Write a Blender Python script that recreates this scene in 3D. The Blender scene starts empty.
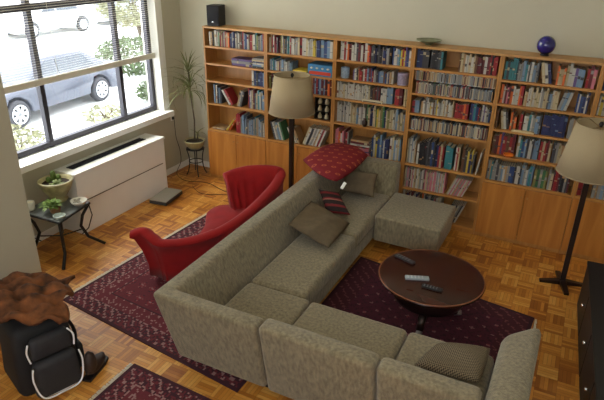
import bpy, bmesh, math, random
from mathutils import Vector, Matrix
from math import sin, cos, pi, radians
SC = bpy.context.scene
COL = SC.collection
rnd = random.Random(7)

# ---------------------------------------------------------------- camera, world, lights
YAW, PITCH, ROLL, FPX = 0.45467, 0.43232, 0.018928, 558.65
CAMP = Vector((4.3296, -5.9317, 2.9995))
fwd = Vector((-sin(YAW)*cos(PITCH), cos(YAW)*cos(PITCH), -sin(PITCH)))
r0 = Vector((cos(YAW), sin(YAW), 0)); u0 = r0.cross(fwd)
rt = r0*cos(ROLL)+u0*sin(ROLL); up = -r0*sin(ROLL)+u0*cos(ROLL)
cam = bpy.data.cameras.new('camera'); co = bpy.data.objects.new('camera', cam); COL.objects.link(co)
M3 = Matrix((rt, up, -fwd)).transposed()
co.matrix_world = Matrix.Translation(CAMP) @ M3.to_4x4()
cam.sensor_width = 36; cam.lens = 36*FPX/604; cam.clip_end = 200; cam.clip_start = .05
SC.camera = co
SC.view_settings.view_transform = 'Standard'; SC.view_settings.look = 'None'
SC.view_settings.gamma = 1; SC.view_settings.use_curve_mapping = False
SC.view_settings.exposure = -0.17

w = bpy.data.worlds.new('daylight'); SC.world = w; w.use_nodes = True
bg = w.node_tree.nodes['Background']
bg.inputs['Color'].default_value = (0.88, 0.94, 1, 1); bg.inputs['Strength'].default_value = 6.6

def area(name, loc, target, sx, sy, power, color=(1, 1, 1)):
    l = bpy.data.lights.new(name, 'AREA'); l.shape = 'RECTANGLE'; l.size = sx; l.size_y = sy
    l.energy = power; l.color = color
    o = bpy.data.objects.new(name, l); COL.objects.link(o); o.location = loc
    o.rotation_euler = (Vector(target)-Vector(loc)).to_track_quat('-Z', 'Y').to_euler()
    return o
area('window_daylight', (-1.6, -1.6, 3.5), (1.0, -1.4, 0.3), 2.4, 1.6, 200, (1, .96, .86))
area('rear_fill_light', (3.2, -8.2, 3.5), (2.6, -1.5, 0.6), 2.6, 1.8, 12, (1, .90, .74))  # unseen fill lamp added behind the camera to brighten the room
fl = bpy.data.lights.new('camera_flash', 'POINT'); fl.energy = 52; fl.shadow_soft_size = .03; fl.color = (1, .95, .86)
flo = bpy.data.objects.new('camera_flash', fl); COL.objects.link(flo); flo.location = CAMP+Vector((-.04, .02, .09))

# ---------------------------------------------------------------- materials
def lin(c):
    return tuple((x/255/12.92 if x/255 <= .04045 else ((x/255+.055)/1.055)**2.4) for x in c)
MATS = {}
class NT:
    def __init__(s, m): s.t = m.node_tree
    def n(s, kind, **kw):
        nd = s.t.nodes.new(kind)
        for k, v in kw.items(): setattr(nd, k, v)
        return nd
    def l(s, a, b): s.t.links.new(a, b)
    def m(s, op, a, b=None, c=None):
        nd = s.n('ShaderNodeMath', operation=op)
        for i, v in enumerate((a, b, c)):
            if v is None: continue
            if isinstance(v, (int, float)): nd.inputs[i].default_value = v
            else: s.l(v, nd.inputs[i])
        return nd.outputs[0]
    def mix(s, f, a, b):
        nd = s.n('ShaderNodeMix', data_type='RGBA')
        for i, v in ((0, f), (6, a), (7, b)):
            if isinstance(v, (int, float)): nd.inputs[i].default_value = v
            elif isinstance(v, tuple): nd.inputs[i].default_value = (*v[:3], 1)
            else: s.l(v, nd.inputs[i])
        return nd.outputs[2]
def mat(name, rgb, rough=.6, metal=0, noise=0, scale=20, bump=0, bscale=None, coat=0, stretch=None, emit=0, sheen=0, lo=None):
    if name in MATS: return MATS[name]
    m = bpy.data.materials.new(name); m.use_nodes = True
    b = m.node_tree.nodes['Principled BSDF']; t = NT(m); c = lin(rgb)
    b.inputs['Base Color'].default_value = (*c, 1); b.inputs['Roughness'].default_value = rough
    b.inputs['Metallic'].default_value = metal; b.inputs['Coat Weight'].default_value = coat
    b.inputs['Sheen Weight'].default_value = sheen
    if noise or bump:
        tc = t.n('ShaderNodeTexCoord'); mp = t.n('ShaderNodeMapping')
        if stretch: mp.inputs['Scale'].default_value = stretch
        t.l(tc.outputs['Object'], mp.inputs[0])
        nz = t.n('ShaderNodeTexNoise'); nz.inputs['Scale'].default_value = scale; nz.inputs['Detail'].default_value = 5
        t.l(mp.outputs[0], nz.inputs[0])
        if noise:
            f = t.m('MULTIPLY_ADD', nz.outputs[0], 2.2, -.6); f = t.m('MINIMUM', t.m('MAXIMUM', f, 0), 1)
            c2 = lin(lo) if lo else tuple(x*(1-noise) for x in c)
            hi = tuple(min(1, x*(1+noise*.6)) for x in c)
            t.l(t.mix(f, c2, hi), b.inputs['Base Color'])
        if bump:
            nb = t.n('ShaderNodeTexNoise'); nb.inputs['Scale'].default_value = bscale or scale*3
            t.l(mp.outputs[0], nb.inputs[0]); bp = t.n('ShaderNodeBump'); bp.inputs['Strength'].default_value = bump
            bp.inputs['Distance'].default_value = .01
            t.l(nb.outputs[0], bp.inputs['Height']); t.l(bp.outputs[0], b.inputs['Normal'])
    MATS[name] = m; return m

def parquet():
    m = bpy.data.materials.new('oak_parquet'); m.use_nodes = True; t = NT(m); b = m.node_tree.nodes['Principled BSDF']
    tc = t.n('ShaderNodeTexCoord'); sp = t.n('ShaderNodeSeparateXYZ'); t.l(tc.outputs['Object'], sp.inputs[0])
    S = .15; K = 5
    x = t.m('DIVIDE', sp.outputs[0], S); y = t.m('DIVIDE', sp.outputs[1], S)
    fx, fy = t.m('FLOOR', x), t.m('FLOOR', y)
    par = t.m('ABSOLUTE', t.m('MODULO', t.m('ADD', fx, fy), 2))
    ux, uy = t.m('SUBTRACT', x, fx), t.m('SUBTRACT', y, fy)
    u = t.m('ADD', t.m('MULTIPLY', ux, par), t.m('MULTIPLY', uy, t.m('SUBTRACT', 1, par)))
    v = t.m('ADD', t.m('MULTIPLY', uy, par), t.m('MULTIPLY', ux, t.m('SUBTRACT', 1, par)))
    k = t.m('MULTIPLY', u, K); fk = t.m('FLOOR', k); uk = t.m('SUBTRACT', k, fk)
    cb = t.n('ShaderNodeCombineXYZ'); t.l(fx, cb.inputs[0]); t.l(fy, cb.inputs[1]); t.l(fk, cb.inputs[2])
    wn = t.n('ShaderNodeTexWhiteNoise'); t.l(cb.outputs[0], wn.inputs[0])
    cb2 = t.n('ShaderNodeCombineXYZ'); t.l(fx, cb2.inputs[0]); t.l(fy, cb2.inputs[1])
    wn2 = t.n('ShaderNodeTexWhiteNoise'); t.l(cb2.outputs[0], wn2.inputs[0])
    r = t.m('ADD', t.m('MULTIPLY', wn.outputs[0], .55), t.m('MULTIPLY', wn2.outputs[0], .45))
    ramp = t.n('ShaderNodeValToRGB'); e = ramp.color_ramp.elements
    e[0].color = (*lin((158, 92, 34)), 1); e[1].color = (*lin((232, 174, 88)), 1); e[0].position = .1; e[1].position = .9
    el = e.new(.5); el.color = (*lin((212, 142, 56)), 1); t.l(r, ramp.inputs[0])
    nz = t.n('ShaderNodeTexNoise'); nz.inputs['Scale'].default_value = 30; t.l(tc.outputs['Object'], nz.inputs[0])
    c = t.mix(t.m('MULTIPLY', nz.outputs[0], .35), ramp.outputs[0], lin((120, 66, 26)))
    g1 = t.m('LESS_THAN', uk, .09); g2 = t.m('LESS_THAN', v, .018)
    g = t.m('MULTIPLY', t.m('MAXIMUM', g1, g2), .55)
    c = t.mix(g, c, lin((80, 42, 18)))
    t.l(c, b.inputs['Base Color']); b.inputs['Roughness'].default_value = .42
    return m
def wood(name, a, bcol, sc=(1, 1, .12), scale=14, rough=.42):
    if name in MATS: return MATS[name]
    m = bpy.data.materials.new(name); m.use_nodes = True; t = NT(m); b = m.node_tree.nodes['Principled BSDF']
    tc = t.n('ShaderNodeTexCoord'); mp = t.n('ShaderNodeMapping'); mp.inputs['Scale'].default_value = sc
    t.l(tc.outputs['Object'], mp.inputs[0])
    nz = t.n('ShaderNodeTexNoise'); nz.inputs['Scale'].default_value = scale; nz.inputs['Detail'].default_value = 6
    nz.inputs['Distortion'].default_value = 1.2; t.l(mp.outputs[0], nz.inputs[0])
    f = t.m('MINIMUM', t.m('MAXIMUM', t.m('MULTIPLY_ADD', nz.outputs[0], 2.4, -.7), 0), 1)
    t.l(t.mix(f, lin(a), lin(bcol)), b.inputs['Base Color']); b.inputs['Roughness'].default_value = rough
    MATS[name] = m; return m
def attr_mat(name, rough=.95):
    m = bpy.data.materials.new(name); m.use_nodes = True; t = NT(m); b = m.node_tree.nodes['Principled BSDF']
    a = t.n('ShaderNodeAttribute'); a.attribute_name = 'weave'
    tc = t.n('ShaderNodeTexCoord'); nz = t.n('ShaderNodeTexNoise'); nz.inputs['Scale'].default_value = 60
    t.l(tc.outputs['Object'], nz.inputs[0])
    t.l(t.mix(t.m('MULTIPLY', nz.outputs[0], .5), a.outputs['Color'], lin((50, 22, 26))), b.inputs['Base Color'])
    b.inputs['Roughness'].default_value = rough
    return m
def glass(name='window_glass'):
    if name in MATS: return MATS[name]
    m = bpy.data.materials.new(name); m.use_nodes = True; t = NT(m); nt = m.node_tree
    nt.nodes.remove(nt.nodes['Principled BSDF'])
    tr = t.n('ShaderNodeBsdfTransparent'); gl = t.n('ShaderNodeBsdfGlossy'); gl.inputs['Roughness'].default_value = .02
    mx = t.n('ShaderNodeMixShader'); mx.inputs[0].default_value = .05
    t.l(tr.outputs[0], mx.inputs[1]); t.l(gl.outputs[0], mx.inputs[2]); t.l(mx.outputs[0], nt.nodes['Material Output'].inputs[0])
    MATS[name] = m; return m

WALL = mat('cream_wall_paint', (192, 187, 166), .85, noise=.03, scale=3)
WHITE = mat('white_paint', (242, 242, 236), .5, noise=.03, scale=4)
CASEW = wood('honey_oak_veneer', (160, 108, 50), (184, 130, 68))
CASED = wood('oak_door_veneer', (164, 100, 38), (194, 130, 58), (1.2, 1, .1), 9)
DARKW = wood('dark_mahogany', (46, 18, 12), (70, 29, 17), (.25, 1, 1), 8, .22)
SOFA = mat('taupe_chenille', (140, 128, 102), .95, noise=.42, scale=46, bump=.5, bscale=160, sheen=.3, stretch=(1, 1, .35))
BLACK = mat('black_satin', (22, 20, 22), .5)
BLACKM = mat('black_iron', (34, 32, 32), .5, metal=.3)
SHADE = mat('beige_linen_shade', (172, 154, 122), .9, noise=.04, scale=120)

# ---------------------------------------------------------------- mesh helpers
def link(name, bm, m, parent=None, smooth=False, bevel=0, seg=2, solid=0, subsurf=0):
    me = bpy.data.meshes.new(name); bm.normal_update(); bm.to_mesh(me); bm.free()
    ms = m if isinstance(m, (list, tuple)) else [m]
    for x in ms: me.materials.append(x)
    o = bpy.data.objects.new(name, me); COL.objects.link(o)
    if parent: o.parent = parent
    if smooth:
        for p in me.polygons: p.use_smooth = True
    if solid:
        s = o.modifiers.new('thick', 'SOLIDIFY'); s.thickness = solid; s.offset = 0
    if bevel:
        b = o.modifiers.new('bevel', 'BEVEL'); b.width = bevel; b.segments = seg; b.limit_method = 'ANGLE'; b.angle_limit = radians(35)
        if seg > 2:
            for p in me.polygons: p.use_smooth = True
            b.harden_normals = False
    if subsurf:
        s = o.modifiers.new('sub', 'SUBSURF'); s.levels = s.render_levels = subsurf
    return o
def B(): return bmesh.new()
def box(bm, x0, x1, y0, y1, z0, z1, mi=0):
    v = [bm.verts.new(p) for p in ((x0, y0, z0), (x1, y0, z0), (x1, y1, z0), (x0, y1, z0), (x0, y0, z1), (x1, y0, z1), (x1, y1, z1), (x0, y1, z1))]
    for f in ((3, 2, 1, 0), (4, 5, 6, 7), (0, 1, 5, 4), (1, 2, 6, 5), (2, 3, 7, 6), (3, 0, 4, 7)):
        bm.faces.new([v[i] for i in f]).material_index = mi
    return bm
def hexa(bm, pts, mi=0):          # 4 bottom (ccw) + 4 top
    v = [bm.verts.new(p) for p in pts]
    for f in ((3, 2, 1, 0), (4, 5, 6, 7), (0, 1, 5, 4), (1, 2, 6, 5), (2, 3, 7, 6), (3, 0, 4, 7)):
        bm.faces.new([v[i] for i in f]).material_index = mi
    return bm
def prism(bm, poly, z0, z1, mi=0, axis='z'):
    def P(a, b, c): return {'z': (a, b, c), 'x': (c, a, b), 'y': (a, c, b)}[axis]
    lo = [bm.verts.new(P(a, b, z0)) for a, b in poly]; hi = [bm.verts.new(P(a, b, z1)) for a, b in poly]
    n = len(poly); fs = [bm.faces.new(lo[::-1]), bm.faces.new(hi)]
    for i in range(n): fs.append(bm.faces.new((lo[i], lo[(i+1) % n], hi[(i+1) % n], hi[i])))
    for f in fs: f.material_index = mi
    bmesh.ops.recalc_face_normals(bm, faces=fs)
    return bm
def tube(bm, pts, r, n=8, mi=0, cap=True):
    pts = [Vector(p) for p in pts]; rs = r if isinstance(r, (list, tuple)) else [r]*len(pts)
    rings = []; ref = None
    for i, p in enumerate(pts):
        d = (pts[min(i+1, len(pts)-1)]-pts[max(i-1, 0)]).normalized()
        if ref is None: ref = Vector((0, 0, 1)) if abs(d.z) < .9 else Vector((1, 0, 0))
        a = d.cross(ref).normalized(); b = a.cross(d).normalized(); ref = b
        rings.append([bm.verts.new(p+(a*cos(2*pi*k/n)+b*sin(2*pi*k/n))*rs[i]) for k in range(n)])
    for i in range(len(rings)-1):
        for k in range(n):
            f = bm.faces.new((rings[i][k], rings[i][(k+1) % n], rings[i+1][(k+1) % n], rings[i+1][k])); f.material_index = mi; f.smooth = True
    if cap:
        bm.faces.new(rings[0]).material_index = mi; bm.faces.new(rings[-1][::-1]).material_index = mi
    bmesh.ops.recalc_face_normals(bm, faces=bm.faces[:])
    return bm
def lathe(bm, prof, c=(0, 0, 0), n=32, mi=0, wob=None):
    rings = []
    for r, z in prof:
        rings.append([bm.verts.new((c[0]+max(r, 1e-4)*cos(2*pi*k/n)*(1+(wob(k/n) if wob else 0)), c[1]+max(r, 1e-4)*sin(2*pi*k/n)*(1+(wob(k/n) if wob else 0)), c[2]+z)) for k in range(n)])
    for i in range(len(rings)-1):
        for k in range(n):
            f = bm.faces.new((rings[i][k], rings[i][(k+1) % n], rings[i+1][(k+1) % n], rings[i+1][k])); f.material_index = mi; f.smooth = True
    return bm
def tag(o, label=None, cat=None, group=None, kind=None):
    if label: o['label'] = label
    if cat: o['category'] = cat
    if group: o['group'] = group
    if kind: o['kind'] = kind
    return o
def empty(name, loc, label, cat, group=None, rz=0):
    o = bpy.data.objects.new(name, None); COL.objects.link(o); o.location = loc; o.rotation_euler = (0, 0, rz)
    o.empty_display_size = .1
    return tag(o, label, cat, group)
def struct(name, bm, m, **k): return tag(link(name, bm, m, **k), kind='structure')
def blob(bm, c, r, seed=0, amp=.2, sub=2, mi=0):
    g = random.Random(seed); res = bmesh.ops.create_icosphere(bm, subdivisions=sub, radius=1)
    for v in res['verts']:
        k = 1+amp*(g.random()-.5)*2
        v.co = Vector((c[0]+v.co.x*r[0]*k, c[1]+v.co.y*r[1]*k, c[2]+v.co.z*r[2]*k))
        for f in v.link_faces: f.material_index = mi; f.smooth = True
def pillow(name, corners, thick, m, parent=None, pinch=.10, n=16, belly=1.0, fold=0, rnd_=0):
    A, Bc, C, D = [Vector(p) for p in corners]; nrm = (C-A).cross(D-Bc).normalized()
    if nrm.z < 0: nrm = -nrm
    cen = (A+Bc+C+D)/4
    bm = B(); top = {}; bot = {}
    for i in range(n+1):
        for j in range(n+1):
            a_, b_ = 2*i/n-1, 2*j/n-1; u, v = i/n, j/n
            if rnd_:
                u = .5+.5*(a_*(1-rnd_)+rnd_*a_*math.sqrt(1-b_*b_/2)); v = .5+.5*(b_*(1-rnd_)+rnd_*b_*math.sqrt(1-a_*a_/2))
            p = A*(1-u)*(1-v)+Bc*u*(1-v)+C*u*v+D*(1-u)*v
            u, v = i/n, j/n; e = (4*u*(1-u))*(4*v*(1-v)); h = thick/2*e**.42*belly
            sc = 1-pinch*(1-abs(2*u-1)**2)*(abs(2*v-1)**2)-pinch*(1-abs(2*v-1)**2)*(abs(2*u-1)**2)
            q = cen+(p-cen)*sc
            q = q+nrm*fold*sin(u*9+v*4)*e
            top[i, j] = bm.verts.new(q+nrm*h)
            bot[i, j] = top[i, j] if i in (0, n) or j in (0, n) else bm.verts.new(q-nrm*h)
    for i in range(n):
        for j in range(n):
            bm.faces.new((top[i, j], top[i+1, j], top[i+1, j+1], top[i, j+1]))
            q = (bot[i, j+1], bot[i+1, j+1], bot[i+1, j], bot[i, j])
            if len(set(q)) == 4:
                try: bm.faces.new(q)
                except ValueError: pass
    bmesh.ops.recalc_face_normals(bm, faces=bm.faces[:])
    # origin at the centre so object-space patterns follow the cushion
    ax = (Bc-A).normalized(); ay = nrm.cross(ax).normalized()
    MM = Matrix((ax, ay, nrm)).transposed().to_4x4(); MM.translation = cen
    bmesh.ops.transform(bm, matrix=MM.inverted(), verts=bm.verts[:])
    o = link(name, bm, m, parent, smooth=True); o.matrix_world = MM
    return o

# ---------------------------------------------------------------- the room
XL, YB, ZC = -.55, .28, 4.6
bm = B(); box(bm, -.8, 6.2, -9, .5, -.15, 0); struct('floor', bm, parquet())
bm = B(); box(bm, -.8, 6.2, YB, .5, 0, ZC); struct('wall_back', bm, WALL)
bm = B(); box(bm, 6.0, 6.2, -9, YB, 0, ZC); struct('wall_right', bm, WALL)
bm = B(); box(bm, -.8, 6.2, -9, .5, ZC, ZC+.15); struct('ceiling', bm, WHITE)
bm = B()                                   # rear wall with an unseen opening, added for fill light
box(bm, .2, 1.6, -9, -8.8, 0, ZC); box(bm, 4.8, 6.0, -9, -8.8, 0, ZC); box(bm, 1.6, 4.8, -9, -8.8, 0, 2.3); box(bm, 1.6, 4.8, -9, -8.8, 4.2, ZC)
struct('wall_rear', bm, WALL)
W0, W1, WZ0, WZ1 = -2.95, -.17, .90, 4.3   # opening in the window wall
bm = B(); T = -.8
box(bm, T, XL, -3.0, YB, 0, WZ0); box(bm, T, XL, W1, YB, WZ0, ZC); box(bm, T, XL, -3.0, W0, WZ0, ZC); box(bm, T, XL, W0, W1, WZ1, ZC)
struct('wall_left', bm, WALL)
bm = B(); box(bm, T, .2, -9, -3.0, 0, ZC); struct('wall_pillar', bm, WALL)
bm = B(); box(bm, XL, XL+.012, -3.0, YB, 0, .09); box(bm, XL, -.04, YB-.012, YB, 0, .09)
struct('baseboard_left', bm, WHITE, bevel=.003)
# window
FRM = mat('dark_bronze_aluminium', (48, 46, 56), .5)
win = tag(bpy.data.objects.new('window_1', None), kind='structure'); COL.objects.link(win)
bm = B(); box(bm, -.80, XL+.11, W0, W1+.04, WZ0-.05, WZ0+.02); link('window_sill', bm, WHITE, win, bevel=.006)
bm = B()
box(bm, -.79, XL+.012, W1-.05, W1-.002, WZ0+.02, WZ1); box(bm, -.79, XL+.012, W0, W0+.05, WZ0+.02, WZ1)
box(bm, XL-.02, XL+.012, W1-.002, W1+.07, WZ0-.05, WZ1)
link('window_casing', bm, WHITE, win, bevel=.004)
def bars(ys, zs, r=.028, x0=-.72, x1=-.66):
    bm = B()
    for y in ys: box(bm, x0, x1, y-r, y+r, WZ0+.02, WZ1)
    for z, rr in zs: box(bm, x0-.002, x1+.002, W0+.05, W1-.05, z-rr, z+rr)
    return bm
link('window_frame', bars((W0+.078, -1.95, -.80, W1-.078), ((WZ0+.055, .028), (2.37, .035), (4.26, .03), (3.4, .03))), FRM, win)
bm = B(); box(bm, -.692, -.688, W0+.05, W1-.05, WZ0+.03, WZ1); link('window_pane', bm, glass(), win)
# venetian blind
bl = empty('venetian_blind', (-.62, (W0+W1)/2, 1.64), 'white venetian blind lowered halfway over the big window', 'blind')
BW = (W1-W0)/2-.055
SLAT = mat('white_blind_slat', (226, 222, 206), .5, noise=.02, scale=3)
bm = B(); z = .04
while 1.64+z < 4.2:
    a = .22; d = .0125
    hexa(bm, [(-d, -BW, z-d*a), (d, -BW, z+d*a), (d, BW, z+d*a), (-d, BW, z-d*a), (-d, -BW, z-d*a+.0012), (d, -BW, z+d*a+.0012), (d, BW, z+d*a+.0012), (-d, BW, z-d*a+.0012)]); z += .0245
link('slats', bm, SLAT, bl)
bm = B(); box(bm, -.018, .018, -BW, BW, -.026, .034); link('bottom_rail', bm, SLAT, bl, bevel=.004)
bm = B(); box(bm, -.02, .02, -BW, BW, 2.58, 2.62); link('head_rail', bm, SLAT, bl)
for yy in (-.95, -.2, .95):
    bm = B(); tube(bm, [(0, yy, .02), (0, yy, 2.57)], .0018, 5); link('ladder_cord', bm, SLAT, bl)

# ---------------------------------------------------------------- outdoors
CONC = mat('pale_concrete', (236, 236, 232), .9, noise=.05, scale=1.2)
bm = B(); box(bm, -60, -.8, -30, 60, -1.3, -1.0); tag(struct('ground_outside', bm, CONC), kind='structure')
LEAF = mat('bush_leaves', (92, 108, 74), .8, noise=.5, scale=9)
LEAFP = mat('pale_winter_leaves', (150, 150, 118), .8, noise=.4, scale=7)
TRUNK = mat('bark', (92, 78, 62), .9, noise=.3, scale=10)
def shrub(name, loc, r, h, m, n, seed, label, cat='bush', group=None, trunk=0, ls=.07):
    t = empty(name, loc, label, cat, group); g = random.Random(seed)
    bm = B()
    for i in range(7 if not trunk else 9):
        a = g.uniform(0, 2*pi); k = g.uniform(.2, .8)
        tube(bm, [(0, 0, 0), (0, 0, trunk*.7+.02), (r*k*cos(a)*.5, r*k*sin(a)*.5, trunk+h*.4), (r*k*cos(a), r*k*sin(a), trunk+h*.85)], [.03+trunk*.03, .02+trunk*.02, .012, .004], 5)
    link('trunk' if trunk else 'stem', bm, TRUNK, t)
    bm = B()
    for i in range(n):
        a = g.uniform(0, 2*pi); ph = g.uniform(-1, 1); k = g.uniform(.45, 1)**.5
        rr = r*k*math.sqrt(1-ph*ph); c = Vector((rr*cos(a), rr*sin(a), trunk+h/2+ph*h/2*k))
        if c.z < .02: c.z = .05
        d = Vector((g.gauss(0, 1), g.gauss(0, 1), g.gauss(0, .6))).normalized(); e = d.orthogonal().normalized()
        s = ls*g.uniform(.7, 1.3)
        vs = [bm.verts.new(c+d*s), bm.verts.new(c+e*s*.4+Vector((0, 0, s*.1))), bm.verts.new(c-d*s), bm.verts.new(c-e*s*.4)]
        bm.faces.new(vs)
    link('foliage', bm, m, t)
    return t
shrub('shrub', (-5.75, 5.75, -1), .6, .6, LEAF, 900, 1, 'low green shrub on the pavement beside the grey parked car', 'bush')
shrub('shrub', (-5.4, 1.05, -1), .5, .6, LEAFP, 380, 2, 'twiggy pale shrub in front of the grey car front wheel', 'bush')
shrub('shrub', (-5.7, 3.7, -1), .55, .35, LEAFP, 220, 3, 'low straggly pale shrub under the middle of the window', 'bush')
shrub('street_tree', (-10.6, 10.6, -1), 1.6, 2.4, LEAFP, 2600, 4, 'leafy grey green tree behind the right end of the blind', 'tree', trunk=1.0, ls=.11)
shrub('shrub', (-8.6, 8.0, -1), 1.2, 1.2, LEAF, 1400, 6, 'dark green hedge bush behind the grey car, by the tree', 'bush', ls=.09)
TYRE = mat('tyre_rubber', (66, 66, 70), .8); RIM = mat('alloy_wheel', (205, 208, 212), .35, metal=.4); CGL = mat('car_window_glass', (74, 82, 92), .15)
def car(loc, rz, paint, label, group=None, L=4.5, H=1.42, van=False, detail=True):
    t = empty('parked_car', loc, label, 'car', group, rz); Wd = .88; hl = L/2; wb = 1.36; WR = .32
    prof = [(-hl, .45), (-hl+.04, .62), (-hl+.5, .78), (-hl+1.15, .90), (hl-.75, .98), (hl-.2, .96), (hl, .82), (hl-.02, .32)]
    low = []
    for cx in (wb, -wb):
        low += [(cx+.4*cos(a), .2+.42*sin(a)+.08) for a in [pi*i/8 for i in range(9)]]
    prof = prof+[(hl-.1, .22)]+low+[(-hl+.1, .24)]
    bm = B(); prism(bm, prof, -Wd, Wd, axis='x')
    for v in bm.verts:      # axis x maps (a,b,c)->(c,a,b): x = width, y = length
        if v.co.z > .6: v.co.x *= .95
    link('body', bm, paint, t, bevel=.05, seg=3)
    if van: cab = [(-hl+1.0, .9), (-hl+1.5, H+.2), (hl-.1, H+.25), (hl-.03, .9)]
    else: cab = [(-hl+1.15, .90), (-hl+1.95, H-.05), (-hl+2.3, H), (hl-1.25, H-.03), (hl-.55, .98)]
    bm = B(); prism(bm, cab, -Wd*.93, Wd*.93, axis='x')
    for v in bm.verts:
        if v.co.z > 1.1: v.co.x *= .8
    link('cabin', bm, paint, t, bevel=.05, seg=3)
    top = (H-.10) if not van else H+.08
    for s in (-1, 1):
        for (a0, a1, b0, b1) in (((-hl+1.42, -.02, -hl+2.02, -.02) if not van else (-hl+1.2, -.1, -hl+1.55, -.1)), ((.06, hl-.95, .06, hl-1.3) if not van else (0, hl-.3, 0, hl-.35))):
            z0, z1 = 1.0, top; f = lambda z: Wd*.93*(1-.2*max(0, (z-.93))/(H-.93)) if not van else Wd*.93*(1-.2*(z-.9)/(H-.68))
            x0, x1 = f(z0)*s, f(z1)*s; e = .012*s
            bm = B(); hexa(bm, [(x0-e, a0, z0), (x0-e, a1, z0), (x0+e, a1, z0), (x0+e, a0, z0), (x1-e, b0, z1), (x1-e, b1, z1), (x1+e, b1, z1), (x1+e, b0, z1)])
            bmesh.ops.recalc_face_normals(bm, faces=bm.faces[:]); link('side_window', bm, CGL, t)
        for cy in (-wb, wb):
            bm = B(); xs = s*(Wd-.10)
            lathe(bm, [(0, -.1), (WR*.7, -.1), (WR*.95, -.09), (WR, -.05), (WR, .05), (WR*.95, .09), (WR*.68, .1), (WR*.66, .07), (0, .07)], n=24)
            for v in bm.verts: v.co = Vector((xs+v.co.z*s, cy+v.co.x, WR+v.co.y))
            bmesh.ops.recalc_face_normals(bm, faces=bm.faces[:])
            wl = link('wheel', bm, TYRE, t)
            bm = B()
            for k in range(7):
                a = 2*pi*k/7; d = Vector((0, cos(a), sin(a))); e = Vector((0, -sin(a), cos(a)))
                p0 = Vector((xs+s*.085, cy, WR)); q = p0+d*WR*.64
                hexa(bm, [p0-e*.03, q-e*.045, q+e*.045, p0+e*.03]+[v+Vector((s*.02, 0, 0)) for v in (p0-e*.03, q-e*.045, q+e*.045, p0+e*.03)])
            for v in [1]:
                n = 24
                ring = [[bm.verts.new((xs+s*(.075+dx), cy+rr*cos(2*pi*k/n), WR+rr*sin(2*pi*k/n))) for k in range(n)] for rr, dx in ((WR*.6, 0), (WR*.6, .035), (WR*.7, .035), (WR*.7, 0))]
                for i in range(3):
                    for k in range(n): bm.faces.new((ring[i][k], ring[i][(k+1) % n], ring[i+1][(k+1) % n], ring[i+1][k]))
            bmesh.ops.recalc_face_normals(bm, faces=bm.faces[:]); link('rim', bm, RIM, wl)
    return t
CARG = mat('grey_car_paint', (88, 92, 104), .35, coat=.3); CARW = mat('white_car_paint', (214, 216, 220), .3, coat=.4); CARS = mat('silver_car_paint', (168, 174, 182), .3, coat=.4)
car((-7.85, 3.60, -1), radians(4), CARG, 'grey saloon car parked just outside the window, partly behind the blind')
car((-18.0, 12.7, -1), radians(-3), CARW, 'white car across the street, first right of the left mullion', 'cars across the street')
car((-18.2, 17.9, -1), radians(-3), CARS, 'silver van across the street beyond the right mullion', 'cars across the street', van=True)
car((-17.8, 7.6, -1), radians(-3), CARS, 'silver car across the street in the leftmost pane', 'cars across the street')

# ---------------------------------------------------------------- radiator cover
rad = empty('radiator_cover', (-.39, -1.36, 0), 'long white radiator cover under the window', 'radiator')
bm = B(); box(bm, -.16, .145, -.72, .74, 0, .69)
link('housing', bm, WHITE, rad, bevel=.008)
bm = B(); box(bm, -.16, .155, -.73, .75, .69, .72); link('top', bm, WHITE, rad, bevel=.006)
bm = B(); box(bm, .1445, .148, -.66, .68, .375, .385); link('seam', bm, mat('seam_shadow_gap', (90, 88, 80), .8), rad)
bm = B(); box(bm, -.08, .02, -.62, .55, .715, .7215, 0)
for i in range(60): box(bm, -.08, .02, -.615+i*.0195, -.610+i*.0195, .7215, .7265, 0)
for x in (-.08, -.03, .017): box(bm, x, x+.004, -.62, .55, .7215, .7275, 0)
link('air_grille', bm, mat('dark_grille', (52, 54, 66), .5, metal=.3), rad)

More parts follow.
